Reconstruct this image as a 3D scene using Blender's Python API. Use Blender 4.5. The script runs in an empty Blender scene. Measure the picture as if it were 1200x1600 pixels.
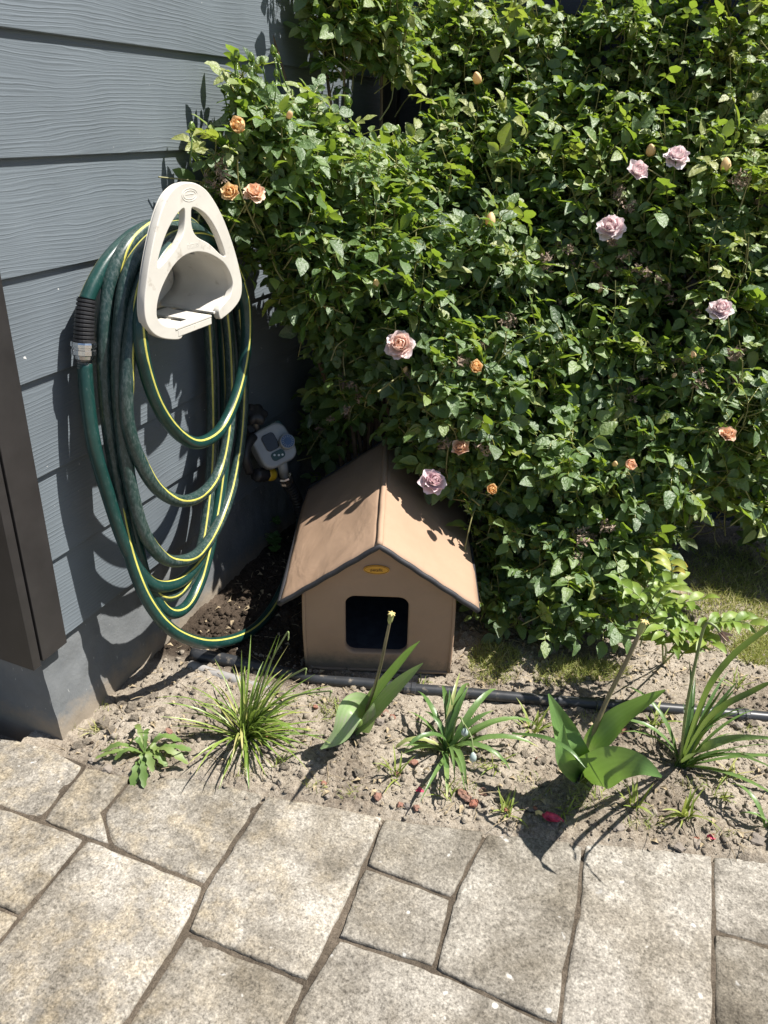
import bpy, math, random
import numpy as np
from mathutils import Vector, Matrix, noise as mnoise
from mathutils.bvhtree import BVHTree

scene = bpy.context.scene
COL = scene.collection
rng = random.Random(7)

# ------------------------------------------------------------------ camera
CAM = np.array([0.98872, -0.90832, 1.14896])
FW = np.array([-0.30627518, 0.8301038, -0.46596481])
RT = np.array([0.92829097, 0.36887476, 0.04698177])
UP = np.array([-0.2108824, 0.41816157, 0.88355504])
FPX = 1199.7
cd = bpy.data.cameras.new('camera')
cam = bpy.data.objects.new('camera', cd)
COL.objects.link(cam)
cd.sensor_fit = 'VERTICAL'
cd.sensor_height = 24.0
cd.sensor_width = 18.0
cd.lens = 24.0 * FPX / 1600.0
cd.clip_start = 0.02
cd.clip_end = 500.0
m = Matrix.Identity(4)
for i in range(3):
    m[i][0], m[i][1], m[i][2], m[i][3] = RT[i], UP[i], -FW[i], CAM[i]
cam.matrix_world = m
scene.camera = cam

# ------------------------------------------------------------------ light
SUN = Vector((0.52, 0.22, 1.0)).normalized()
world = bpy.data.worlds.new('World')
scene.world = world
world.use_nodes = True
nt = world.node_tree
for n in list(nt.nodes):
    nt.nodes.remove(n)
wo = nt.nodes.new('ShaderNodeOutputWorld')
bg = nt.nodes.new('ShaderNodeBackground')
sky = nt.nodes.new('ShaderNodeTexSky')
sky.sky_type = 'NISHITA'
sky.sun_disc = False
sky.sun_elevation = math.asin(SUN.z)
sky.sun_rotation = math.atan2(SUN.x, SUN.y)
bg.inputs['Strength'].default_value = 0.06
nt.links.new(sky.outputs[0], bg.inputs['Color'])
nt.links.new(bg.outputs[0], wo.inputs['Surface'])
sd = bpy.data.lights.new('sun', 'SUN')
sd.energy = 5.0
sd.angle = math.radians(0.53)
sd.color = (1.0, 0.955, 0.89)
so = bpy.data.objects.new('sun', sd)
so.rotation_euler = SUN.to_track_quat('Z', 'Y').to_euler()
so.location = (2, 1, 4)
COL.objects.link(so)
scene.view_settings.view_transform = 'Standard'
scene.view_settings.look = 'None'
scene.view_settings.gamma = 1.0
scene.view_settings.exposure = 0.95
scene.view_settings.use_curve_mapping = False
cy = scene.cycles
cy.max_bounces = 7
cy.diffuse_bounces = 3
cy.glossy_bounces = 3
cy.transmission_bounces = 4
cy.caustics_reflective = False
cy.caustics_refractive = False

# ------------------------------------------------------------------ helpers
def ray(px, py):
    d = FW + RT * (px - 600) / FPX - UP * (py - 800) / FPX
    return d
def hitp(px, py, axis, val):
    d = ray(px, py)
    t = (val - CAM[axis]) / d[axis]
    return Vector(CAM + t * d)
def PX(px, py, x): return hitp(px, py, 0, x)
def PY(px, py, y): return hitp(px, py, 1, y)
def PZ(px, py, z=0.0): return hitp(px, py, 2, z)
def depth(p): return float((np.array(p) - CAM) @ FW)
def V(*a): return Vector(a)

ORIG = {}
def wloc(o):
    v = Vector((0, 0, 0))
    while o is not None:
        v += o.location
        o = o.parent
    return v

def thing(name, label, cat, loc=(0, 0, 0), group=None, kind=None):
    o = bpy.data.objects.new(name, None)
    COL.objects.link(o)
    o.empty_display_size = 0.02
    o.location = loc
    if label: o['label'] = label
    if cat: o['category'] = cat
    if group: o['group'] = group
    if kind: o['kind'] = kind
    return o

def tag(o, label=None, cat=None, group=None, kind=None):
    if label: o['label'] = label
    if cat: o['category'] = cat
    if group: o['group'] = group
    if kind: o['kind'] = kind
    return o

def link(name, me, parent=None):
    o = bpy.data.objects.new(name, me)
    COL.objects.link(o)
    if parent is not None:
        o.parent = parent
    return o

def mesh_np(name, verts, quads, mats, smooth=True, tint=None, matidx=None):
    """verts (n,3), quads (m,4) numpy arrays"""
    me = bpy.data.meshes.new(name)
    verts = np.asarray(verts, dtype=np.float32)
    quads = np.asarray(quads, dtype=np.int32)
    me.vertices.add(len(verts))
    me.vertices.foreach_set('co', verts.ravel())
    k = quads.shape[1]
    me.loops.add(quads.size)
    me.loops.foreach_set('vertex_index', quads.ravel())
    me.polygons.add(len(quads))
    me.polygons.foreach_set('loop_start', np.arange(len(quads), dtype=np.int32) * k)
    me.polygons.foreach_set('loop_total', np.full(len(quads), k, dtype=np.int32))
    if smooth:
        me.polygons.foreach_set('use_smooth', np.ones(len(quads), dtype=bool))
    for mt in (mats if isinstance(mats, (list, tuple)) else [mats]):
        me.materials.append(mt)
    if matidx is not None:
        me.polygons.foreach_set('material_index', np.asarray(matidx, dtype=np.int32))
    if tint is not None:
        a = me.attributes.new('tint', 'FLOAT', 'POINT')
        a.data.foreach_set('value', np.asarray(tint, dtype=np.float32))
    me.update()
    me.validate()
    return me

class MB:
    """collects geometry in world coordinates, builds ONE mesh object"""
    def __init__(self):
        self.v = []; self.f = []; self.t = []; self.mi = []
        self.cur = 0; self.mat = 0
    def add(self, verts, faces, tint=None):
        b = len(self.v)
        self.v.extend([tuple(p) for p in verts])
        self.f.extend([tuple(i + b for i in f) for f in faces])
        self.mi.extend([self.mat] * len(faces))
        if tint is None: tint = 0.5
        if isinstance(tint, (int, float)):
            self.t.extend([tint] * len(verts))
        else:
            self.t.extend(tint)
        return self
    def build(self, name, mats, parent=None, smooth=False, bevel=0.0, local=False):
        me = bpy.data.meshes.new(name)
        off = Vector((0, 0, 0)) if (parent is None or local) else wloc(parent)
        me.from_pydata([(p[0] - off.x, p[1] - off.y, p[2] - off.z) for p in self.v], [], self.f)
        for mt in (mats if isinstance(mats, (list, tuple)) else [mats]):
            me.materials.append(mt)
        me.polygons.foreach_set('material_index', self.mi)
        a = me.attributes.new('tint', 'FLOAT', 'POINT')
        a.data.foreach_set('value', np.asarray(self.t, dtype=np.float32))
        if smooth:
            me.polygons.foreach_set('use_smooth', [True] * len(self.f))
        me.update()
        o = link(name, me, parent)
        if bevel > 0:
            md = o.modifiers.new('bevel', 'BEVEL')
            md.width = bevel; md.segments = 2; md.limit_method = 'ANGLE'
            md.angle_limit = math.radians(35)
        return o

def box_vf(M, sx, sy, sz):
    """box centred on origin of M (4x4) with full sizes"""
    vs = [M @ Vector((x * sx / 2, y * sy / 2, z * sz / 2)) for x in (-1, 1) for y in (-1, 1) for z in (-1, 1)]
    fs = [(0, 1, 3, 2), (4, 6, 7, 5), (0, 4, 5, 1), (2, 3, 7, 6), (0, 2, 6, 4), (1, 5, 7, 3)]
    return vs, fs
def aabb(a, b):
    c = [(a[i] + b[i]) / 2 for i in range(3)]
    return box_vf(Matrix.Translation(c), *(abs(b[i] - a[i]) for i in range(3)))

def catmull(P, per=8):
    P = [Vector(p) for p in P]
    out = []
    n = len(P)
    for i in range(n - 1):
        p0 = P[i - 1] if i > 0 else P[0] * 2 - P[1]
        p1, p2 = P[i], P[i + 1]
        p3 = P[i + 2] if i + 2 < n else P[-1] * 2 - P[-2]
        for k in range(per):
            t = k / per
            out.append(0.5 * ((2 * p1) + (p2 - p0) * t + (2 * p0 - 5 * p1 + 4 * p2 - p3) * t * t + (3 * p1 - p0 - 3 * p2 + p3) * t ** 3))
    out.append(P[-1])
    return out

def frames(path):
    T = []
    n = len(path)
    for i in range(n):
        a = path[max(i - 1, 0)]; b = path[min(i + 1, n - 1)]
        d = (b - a)
        T.append(d.normalized() if d.length > 1e-9 else Vector((0, 0, 1)))
    nrm = T[0].orthogonal().normalized()
    F = []
    for t in T:
        nrm = (nrm - t * nrm.dot(t))
        nrm = nrm.normalized() if nrm.length > 1e-8 else t.orthogonal().normalized()
        F.append((t, nrm, t.cross(nrm)))
    return F

def tube_vf(path, rad, seg=10, cap=True):
    path = [Vector(p) for p in path]
    F = frames(path)
    n = len(path)
    vs = []; fs = []
    for i, p in enumerate(path):
        r = rad(i / (n - 1)) if callable(rad) else (rad[i] if isinstance(rad, (list, tuple)) else rad)
        _, a, b = F[i]
        for k in range(seg):
            an = 2 * math.pi * k / seg
            vs.append(p + (a * math.cos(an) + b * math.sin(an)) * r)
    for i in range(n - 1):
        for k in range(seg):
            k2 = (k + 1) % seg
            fs.append((i * seg + k, i * seg + k2, (i + 1) * seg + k2, (i + 1) * seg + k))
    if cap:
        fs.append(tuple(reversed(range(seg))))
        fs.append(tuple((n - 1) * seg + k for k in range(seg)))
    return vs, fs

def stripe_vf(path, r, direction, half=0.2, lift=1.02, twist=0.0, d2=None):
    path = [Vector(p) for p in path]
    F = frames(path)
    vs = []; fs = []
    D = Vector(direction).normalized()
    for i, p in enumerate(path):
        t, a, b = F[i]
        if d2 is not None:
            k = min(1, max(0, (i / len(path) - .50) / .18))
            D = Vector(direction).normalized().lerp(Vector(d2).normalized(), k)
        c0 = math.atan2(D.dot(b), D.dot(a)) + twist * i / len(path)
        for o in (-half, -half * .4, half * .4, half):
            an = c0 + o
            k = lift if abs(o) < half else 0.985
            vs.append(p + (a * math.cos(an) + b * math.sin(an)) * r * k)
    for i in range(len(path) - 1):
        for k in range(3):
            fs.append((i * 4 + k, i * 4 + k + 1, i * 4 + k + 5, i * 4 + k + 4))
    return vs, fs

def lathe_vf(M, prof, seg=20, rfun=None):
    """prof list of (r, h) along +Z of M"""
    vs = []; fs = []
    n = len(prof)
    for (r, h) in prof:
        for k in range(seg):
            an = 2 * math.pi * k / seg
            rr = r * (rfun(an) if rfun else 1)
            vs.append(M @ Vector((rr * math.cos(an), rr * math.sin(an), h)))
    for i in range(n - 1):
        for k in range(seg):
            k2 = (k + 1) % seg
            fs.append((i * seg + k, i * seg + k2, (i + 1) * seg + k2, (i + 1) * seg + k))
    fs.append(tuple(reversed(range(seg))))
    fs.append(tuple((n - 1) * seg + k for k in range(seg)))
    return vs, fs

def frame_mat(origin, z, x=None):
    z = Vector(z).normalized()
    x = Vector(x) if x is not None else z.orthogonal()
    x = (x - z * x.dot(z)).normalized()
    y = z.cross(x)
    M = Matrix.Identity(4)
    for i in range(3):
        M[i][0], M[i][1], M[i][2], M[i][3] = x[i], y[i], z[i], origin[i]
    return M

def blade_vf(path, width, up, fold=0.25, cols=2, ruffle=0.0, seed=0, thick=0.0):
    """leaf blade along a path. width(t); up = approximate normal; fold: edges lifted as fraction of half width"""
    path = [Vector(p) for p in path]
    n = len(path)
    vs = []; fs = []
    up = Vector(up)
    nc = cols + 1
    rr = random.Random(seed)
    ph = rr.uniform(0, 6)
    for i, p in enumerate(path):
        t = i / (n - 1)
        a = path[max(i - 1, 0)]; b = path[min(i + 1, n - 1)]
        T = (b - a).normalized()
        S = T.cross(up)
        S = S.normalized() if S.length > 1e-6 else T.orthogonal().normalized()
        N = S.cross(T).normalized()
        w = width(t) / 2
        for c in range(nc):
            s = -1 + 2 * c / cols
            lift = fold * w * abs(s) ** 1.5 + ruffle * w * abs(s) * math.sin(ph + t * 11 + s * 2)
            vs.append(p + S * (s * w) + N * lift)
    for i in range(n - 1):
        for c in range(cols):
            fs.append((i * nc + c, i * nc + c + 1, (i + 1) * nc + c + 1, (i + 1) * nc + c))
    return vs, fs

def arc_path(base, az, length, e0, bend, n=9, wob=0.0, r=None):
    """arching blade: starts at elevation e0 (rad) heading az, bends down by 'bend' radians in total"""
    p = Vector(base)
    out = [p.copy()]
    st = length / (n - 1)
    for i in range(n - 1):
        t = (i + .5) / (n - 1)
        e = e0 - bend * t ** 1.6
        a = az + (wob * t if wob else 0)
        p = p + Vector((math.cos(a) * math.cos(e), math.sin(a) * math.cos(e), math.sin(e))) * st
        out.append(p.copy())
    return out

def curve_fill(name, loops, depth_, bevel, M, mat, parent, res=6, cyclic_bezier=True):
    """2D closed outlines (first outer, others holes) filled and extruded, then baked to a mesh with matrix M"""
    cu = bpy.data.curves.new(name, 'CURVE')
    cu.dimensions = '2D'
    cu.fill_mode = 'BOTH'
    cu.extrude = depth_ / 2
    cu.bevel_depth = bevel
    cu.bevel_resolution = 2
    for L in loops:
        sp = cu.splines.new('POLY')
        sp.points.add(len(L) - 1)
        for i, q in enumerate(L):
            sp.points[i].co = (q[0], q[1], 0, 1)
        sp.use_cyclic_u = True
    tmp = bpy.data.objects.new(name, cu)
    COL.objects.link(tmp)
    dg = bpy.context.evaluated_depsgraph_get()
    dg.update()
    me = bpy.data.meshes.new_from_object(tmp.evaluated_get(dg))
    bpy.data.objects.remove(tmp)
    bpy.data.curves.remove(cu)
    off = wloc(parent) if parent is not None else Vector((0, 0, 0))
    me.transform(Matrix.Translation(-off) @ M)
    me.materials.clear()
    me.materials.append(mat)
    me.name = name
    return link(name, me, parent)

def text_mesh(name, body, size, M, mat, parent, extrude=0.0005, align='CENTER'):
    cu = bpy.data.curves.new(name, 'FONT')
    cu.body = body
    cu.size = size
    cu.extrude = extrude
    cu.align_x = align
    cu.align_y = 'CENTER'
    tmp = bpy.data.objects.new(name, cu)
    COL.objects.link(tmp)
    dg = bpy.context.evaluated_depsgraph_get()
    dg.update()
    me = bpy.data.meshes.new_from_object(tmp.evaluated_get(dg))
    bpy.data.objects.remove(tmp)
    bpy.data.curves.remove(cu)
    off = wloc(parent)
    me.transform(Matrix.Translation(-off) @ M)
    me.materials.clear()
    me.materials.append(mat)
    return link(name, me, parent)

def closed_smooth(P, per=5):
    """closed Catmull-Rom in 2D"""
    n = len(P); out = []
    for i in range(n):
        p0, p1, p2, p3 = (Vector(P[(i + k) % n]) for k in (-1, 0, 1, 2))
        for k in range(per):
            t = k / per
            out.append(0.5 * ((2 * p1) + (p2 - p0) * t + (2 * p0 - 5 * p1 + 4 * p2 - p3) * t * t + (3 * p1 - p0 - 3 * p2 + p3) * t ** 3))
    return out

# ------------------------------------------------------------------ materials
class NT:
    def __init__(self, name):
        self.m = bpy.data.materials.new(name)
        self.m.use_nodes = True
        self.t = self.m.node_tree
        self.bsdf = self.t.nodes['Principled BSDF']
        self.out = self.t.nodes['Material Output']
    def n(self, typ, **kw):
        nd = self.t.nodes.new(typ)
        for k, v in kw.items():
            if k.startswith('i_'):
                nd.inputs[k[2:].replace('_', ' ')].default_value = v
            else:
                setattr(nd, k, v)
        return nd
    def l(self, a, b): self.t.links.new(a, b)
    def coord(self, which='Object', scale=None, raw=False):
        tc = self.n('ShaderNodeTexCoord')
        if raw: return tc.outputs[which]
        if scale is None:          # shifted off the origin, where noise octaves line up
            ad = self.n('ShaderNodeVectorMath', operation='ADD')
            ad.inputs[1].default_value = (7.313, 3.771, 5.937)
            self.l(tc.outputs[which], ad.inputs[0])
            return ad.outputs[0]
        mp = self.n('ShaderNodeMapping')
        mp.inputs['Scale'].default_value = scale
        self.l(tc.outputs[which], mp.inputs['Vector'])
        return mp.outputs[0]
    def noise(self, vec, scale, detail=4, rough=.55, dist=0.0):
        nd = self.n('ShaderNodeTexNoise')
        nd.inputs['Scale'].default_value = scale
        nd.inputs['Detail'].default_value = detail
        nd.inputs['Roughness'].default_value = rough
        nd.inputs['Distortion'].default_value = dist
        if vec is not None: self.l(vec, nd.inputs['Vector'])
        return nd.outputs['Fac']
    def ramp(self, fac, stops, interp='LINEAR'):
        r = self.n('ShaderNodeValToRGB')
        r.color_ramp.interpolation = interp
        el = r.color_ramp.elements
        while len(el) < len(stops): el.new(0.5)
        for e, (p, c) in zip(el, stops):
            e.position = p
            e.color = (*c, 1) if len(c) == 3 else c
        if fac is not None: self.l(fac, r.inputs[0])
        return r.outputs[0]
    def mix(self, fac, a, b, typ='MIX'):
        x = self.n('ShaderNodeMix', data_type='RGBA', blend_type=typ)
        for s, k in ((fac, 0), (a, 6), (b, 7)):
            if hasattr(s, 'links'): self.l(s, x.inputs[k])
            elif k == 0: x.inputs[k].default_value = s
            else: x.inputs[k].default_value = (*s, 1)
        return x.outputs[2]
    def math(self, op, a, b=None, clamp=False):
        x = self.n('ShaderNodeMath', operation=op, use_clamp=clamp)
        for s, k in ((a, 0), (b, 1)):
            if s is None: continue
            if hasattr(s, 'links'): self.l(s, x.inputs[k])
            else: x.inputs[k].default_value = s
        return x.outputs[0]
    def bump(self, h, strength=.5, dist=.002, prev=None):
        b = self.n('ShaderNodeBump')
        b.inputs['Strength'].default_value = strength
        b.inputs['Distance'].default_value = dist
        self.l(h, b.inputs['Height'])
        if prev is not None: self.l(prev, b.inputs['Normal'])
        return b.outputs[0]
    def set(self, col=None, rough=None, spec=None, normal=None, metal=None):
        B = self.bsdf
        for s, k in ((col, 'Base Color'), (rough, 'Roughness'), (spec, 'Specular IOR Level'), (normal, 'Normal'), (metal, 'Metallic')):
            if s is None: continue
            if hasattr(s, 'links'): self.l(s, B.inputs[k])
            elif k == 'Base Color': B.inputs[k].default_value = (*s, 1)
            else: B.inputs[k].default_value = s
        return self.m

def simple(name, col, rough=.5, metal=0., var=.15, scale=60., bump=0., spec=.5, dirt=None):
    M = NT(name)
    c = M.coord('Object')
    f = M.noise(c, scale, 5, .6)
    lo = tuple(x * (1 - var) for x in col); hi = tuple(min(1, x * (1 + var)) for x in col)
    cc = M.ramp(f, [(.3, lo), (.7, hi)])
    if dirt:
        g = M.noise(c, dirt[1], 6, .65)
        k = M.ramp(g, [(dirt[2], (0, 0, 0)), (dirt[2] + .15, (1, 1, 1))])
        cc = M.mix(k, cc, dirt[0])
    nm = None
    if bump: nm = M.bump(M.noise(c, scale * 3, 4, .6), bump, .0008)
    return M.set(cc, rough, spec, nm, metal)

MAT = {}
# painted fibre-cement siding with embossed grain
def siding_material(name, base):
    M = NT(name)
    tc = M.n('ShaderNodeTexCoord').outputs['Object']
    oi = M.n('ShaderNodeObjectInfo')
    mp = M.n('ShaderNodeMapping')
    M.l(tc, mp.inputs['Vector'])
    cx = M.n('ShaderNodeCombineXYZ')
    M.l(M.math('MULTIPLY', oi.outputs['Random'], 13.0), cx.inputs[0])
    M.l(M.math('MULTIPLY', oi.outputs['Random'], 7.3), cx.inputs[1])
    M.l(M.math('MULTIPLY', oi.outputs['Random'], 3.1), cx.inputs[2])
    M.l(cx.outputs[0], mp.inputs['Location'])
    v = mp.outputs[0]
    # warped height coordinate -> fine embossed grain lines
    w1 = M.n('ShaderNodeMapping'); M.l(v, w1.inputs[0]); w1.inputs['Scale'].default_value = (1, 1.3, 5)
    n1 = M.noise(w1.outputs[0], 1.5, 2, .45)
    w2 = M.n('ShaderNodeMapping'); M.l(v, w2.inputs[0]); w2.inputs['Scale'].default_value = (1, 9, 40)
    n2 = M.noise(w2.outputs[0], 1.8, 3, .6)
    sep = M.n('ShaderNodeSeparateXYZ'); M.l(v, sep.inputs[0])
    h = M.math('ADD', sep.outputs['Z'], M.math('MULTIPLY', n1, .060))
    h = M.math('ADD', h, M.math('MULTIPLY', n2, .0060))
    s = M.math('SINE', M.math('MULTIPLY', h, 2 * math.pi / .0074))
    s2 = M.math('SINE', M.math('MULTIPLY', h, 2 * math.pi / .0031))
    ridge = M.math('POWER', M.math('ADD', M.math('MULTIPLY', s, .5), .5), 3.0)
    w3 = M.n('ShaderNodeMapping'); M.l(v, w3.inputs[0]); w3.inputs['Scale'].default_value = (1, 6, 50)
    amp = M.ramp(M.noise(w3.outputs[0], 1.2, 3, .6), [(.35, (.08, .08, .08)), (.65, (1, 1, 1))])
    hh = M.math('MULTIPLY', ridge, amp)
    hh = M.math('ADD', hh, M.math('MULTIPLY', s2, .10))
    big = M.noise(v, 5, 4, .6)
    nb = M.bump(hh, .34, .0015)
    nb = M.bump(M.noise(v, 500, 2, .5), .12, .0006, nb)
    col = M.ramp(big, [(.3, tuple(c * .9 for c in base)), (.7, tuple(c * 1.1 for c in base))])
    dust = M.ramp(M.noise(v, 160, 4, .7), [(.62, (0, 0, 0)), (.8, (.35, .35, .35))])
    col = M.mix(dust, col, (.3, .31, .31))
    speck = M.ramp(M.noise(v, 70, 2, .5), [(.765, (0, 0, 0)), (.785, (1, 1, 1))])
    col = M.mix(speck, col, (.6, .6, .58))
    return M.set(col, .5, .45, nb)
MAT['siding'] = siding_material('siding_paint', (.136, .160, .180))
MAT['siding_shaded'] = siding_material('siding_paint_shade', (.030, .036, .052))  # same siding for the rear wall, shade put into a darker base colour
MAT['trim'] = simple('trim_paint', (.027, .025, .025), .45, var=.2, scale=20, bump=.15, dirt=((.25, .23, .2), 120, .70))
def found_mat():
    M = NT('painted_plinth')
    c = M.coord('Object')
    col = M.ramp(M.noise(c, 9, 6, .65), [(.3, (.125, .135, .142)), (.7, (.175, .185, .19))])
    scr = M.n('ShaderNodeMapping'); M.l(c, scr.inputs[0]); scr.inputs['Scale'].default_value = (1, 1, .35); scr.inputs['Rotation'].default_value = (.6, 0, 0)
    k = M.ramp(M.noise(scr.outputs[0], 90, 4, .7), [(.66, (0, 0, 0)), (.72, (1, 1, 1))])
    col = M.mix(k, col, (.42, .42, .4))
    sep = M.n('ShaderNodeSeparateXYZ'); M.l(M.coord('Object', raw=True), sep.inputs[0])
    # soil splash: wear with a noisy upper edge at the foot
    e = M.math('ADD', sep.outputs['Z'], M.math('MULTIPLY', M.noise(c, 45, 5, .7), -.075))
    k2 = M.ramp(M.math('ADD', M.math('MULTIPLY', e, -14), .2), [(.0, (0, 0, 0)), (.6, (.85, .85, .85))])
    col = M.mix(k2, col, (.27, .225, .17))
    nb = M.bump(M.noise(c, 120, 6, .7), .5, .003)
    nb = M.bump(M.noise(c, 14, 3, .5), .3, .01, nb)
    return M.set(col, .75, .3, nb)
MAT['found'] = found_mat()

def slab_mat():
    M = NT('weathered_concrete')
    tc = M.coord('Object')
    raw = M.coord('Object', raw=True)
    oi = M.n('ShaderNodeObjectInfo')
    cx = M.n('ShaderNodeCombineXYZ')
    M.l(M.math('MULTIPLY', oi.outputs['Random'], 5.0), cx.inputs[0]); M.l(M.math('MULTIPLY', oi.outputs['Random'], 9.0), cx.inputs[1])
    ad = M.n('ShaderNodeVectorMath', operation='ADD'); M.l(tc, ad.inputs[0]); M.l(cx.outputs[0], ad.inputs[1])
    v = ad.outputs[0]
    blot = M.noise(v, 9, 6, .68, .3)
    col = M.ramp(blot, [(.28, (.135, .124, .107)), (.43, (.215, .200, .176)), (.57, (.292, .275, .246)), (.74, (.40, .385, .355))])
    och = M.ramp(M.noise(tc, 3.2, 4, .6, .4), [(.52, (0, 0, 0)), (.72, (1, 1, 1))])
    sepx = M.n('ShaderNodeSeparateXYZ'); M.l(raw, sepx.inputs[0])
    lichen = M.ramp(M.noise(v, 22, 5, .7), [(.46, (0, 0, 0)), (.66, (1, 1, 1))])
    west = M.ramp(M.math('ADD', M.math('MULTIPLY', sepx.outputs['X'], -1.3), M.math('ADD', M.math('MULTIPLY', M.noise(tc, 7, 3, .6), .8), .35)), [(.45, (0., 0., 0.)), (1.05, (.55, .55, .55))])
    k = M.math('MULTIPLY', lichen, west)
    col = M.mix(k, col, (.36, .305, .215))
    slabv = M.ramp(oi.outputs['Random'], [(0., (.82, .80, .76)), (1., (1.16, 1.15, 1.13))])
    col = M.mix(1.0, col, slabv, 'MULTIPLY')
    stain = M.ramp(M.noise(tc, 4.5, 5, .65, .5), [(.40, (.62, .59, .54)), (.58, (1.05, 1.05, 1.05))])
    col = M.mix(.85, col, stain, 'MULTIPLY')
    fine = M.noise(tc, 250, 3, .7)
    fine2 = M.noise(tc, 115, 4, .75)
    g = M.math('ADD', M.math('MULTIPLY', fine, .5), M.math('MULTIPLY', fine2, .5))
    gr = M.ramp(g, [(.37, (.38, .37, .36)), (.46, (.78, .775, .765)), (.54, (1.09, 1.085, 1.08)), (.64, (1.62, 1.62, 1.61))])
    col = M.mix(1.0, col, gr, 'MULTIPLY')
    spots = M.ramp(M.noise(v, 34, 3, .5), [(.70, (0, 0, 0)), (.74, (1, 1, 1))])
    col = M.mix(M.math('MULTIPLY', spots, .6), col, (.62, .61, .58))
    dk = M.ramp(M.noise(v, 17, 4, .6), [(.67, (0, 0, 0)), (.73, (.55, .55, .55))])
    col = M.mix(dk, col, (.13, .12, .105))
    nb = M.bump(g, .75, .0024)
    nb = M.bump(M.noise(v, 26, 6, .7), .5, .007, nb)
    return M.set(col, .88, .25, nb)
MAT['slab'] = slab_mat()

def soil_mat(name, stops, bs=.9):
    M = NT(name)
    c = M.coord('Object')
    big = M.noise(c, 7, 5, .6, .2)
    fine = M.noise(c, 110, 6, .75)
    f = M.math('ADD', M.math('MULTIPLY', big, .5), M.math('MULTIPLY', fine, .5))
    col = M.ramp(f, stops)
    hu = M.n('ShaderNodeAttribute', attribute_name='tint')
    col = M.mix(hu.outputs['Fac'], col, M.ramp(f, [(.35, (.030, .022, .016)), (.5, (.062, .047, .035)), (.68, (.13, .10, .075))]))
    sp = M.ramp(M.noise(c, 420, 2, .6), [(.3, (.55, .53, .5)), (.5, (1, 1, 1)), (.7, (1.35, 1.33, 1.3))])
    col = M.mix(.8, col, sp, 'MULTIPLY')
    nb = M.bump(fine, bs, .006)
    nb = M.bump(M.noise(c, 400, 3, .6), .5, .0015, nb)
    return M.set(col, .95, .15, nb)
MAT['soil'] = soil_mat('sandy_soil', [(.33, (.092, .074, .056)), (.43, (.21, .175, .136)), (.54, (.33, .287, .230)), (.68, (.46, .41, .345))])
MAT['mulch'] = soil_mat('dark_soil', [(.35, (.028, .021, .015)), (.5, (.06, .045, .033)), (.68, (.12, .09, .065))])
MAT['joint'] = soil_mat('joint_sand', [(.35, (.075, .062, .048)), (.5, (.14, .118, .09)), (.68, (.23, .195, .155))])
def stone_mat(name, c1, c2):
    M = NT(name)
    c = M.coord('Object'); oi = M.n('ShaderNodeObjectInfo')
    col = M.ramp(oi.outputs['Random'], [(.0, c1), (1., c2)])
    col = M.mix(.6, col, M.ramp(M.noise(c, 90, 4, .6), [(.3, (.5, .5, .5)), (.7, (1.2, 1.2, 1.2))]), 'MULTIPLY')
    return M.set(col, .85, .3, M.bump(M.noise(c, 220, 4, .6), .5, .001))
MAT['stone'] = stone_mat('pebble', (.34, .29, .235), (.16, .14, .125))
MAT['redstone'] = stone_mat('brick_chip', (.30, .125, .085), (.24, .15, .115))

def leaf_mat(name, stops, rough=.34, trans=.3, tcol=(.22, .36, .03), spec=.5, bscale=110, bstr=.4, bumpd=.0012):
    M = NT(name)
    at = M.n('ShaderNodeAttribute', attribute_name='tint')
    c = M.coord('Object')
    nz = M.noise(c, bscale, 2, .5)
    fac = M.math('ADD', at.outputs['Fac'], M.math('MULTIPLY', M.math('SUBTRACT', nz, .5), .25))
    col = M.ramp(fac, stops)
    geo = M.n('ShaderNodeNewGeometry')
    back = M.mix(.35, col, (.13, .19, .08))
    col2 = M.mix(geo.outputs['Backfacing'], col, back)
    nb = M.bump(nz, bstr, bumpd)
    M.set(col2, rough, spec, nb)
    rg = M.math('ADD', M.math('MULTIPLY', geo.outputs['Backfacing'], .3), rough)
    M.l(rg, M.bsdf.inputs['Roughness'])
    tr = M.n('ShaderNodeBsdfTranslucent')
    M.l(M.mix(.65, col, tcol), tr.inputs['Color'])
    mx = M.n('ShaderNodeMixShader'); mx.inputs[0].default_value = trans
    M.l(M.bsdf.outputs[0], mx.inputs[1]); M.l(tr.outputs[0], mx.inputs[2])
    M.l(mx.outputs[0], M.out.inputs['Surface'])
    return M.m
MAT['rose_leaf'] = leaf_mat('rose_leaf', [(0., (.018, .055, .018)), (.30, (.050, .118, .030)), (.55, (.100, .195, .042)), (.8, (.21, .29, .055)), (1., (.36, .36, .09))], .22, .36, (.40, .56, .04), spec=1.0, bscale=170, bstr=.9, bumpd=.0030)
MAT['rose_stem'] = simple('rose_stem', (.22, .21, .08), .5, var=.4, scale=30)
MAT['cane'] = simple('rose_cane', (.11, .075, .045), .75, var=.35, scale=40, bump=.4)
MAT['dry'] = simple('dry_flower', (.30, .225, .17), .9, var=.45, scale=60)
MAT['strap'] = leaf_mat('strap_leaf', [(0., (.07, .13, .025)), (.4, (.14, .23, .04)), (.75, (.25, .33, .07)), (.9, (.40, .40, .13)), (1., (.48, .42, .2))], .36, .25, (.36, .48, .06))
MAT['daff'] = leaf_mat('daffodil_leaf', [(0., (.045, .095, .03)), (.4, (.085, .165, .045)), (.75, (.16, .25, .08)), (1., (.36, .36, .14))], .38, .22, (.34, .48, .07))
MAT['tulip'] = leaf_mat('tulip_leaf', [(0., (.09, .18, .05)), (.45, (.16, .29, .085)), (.8, (.30, .41, .19)), (1., (.40, .34, .31))], .42, .26, (.30, .50, .05), bscale=40, bumpd=.0006)
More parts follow.
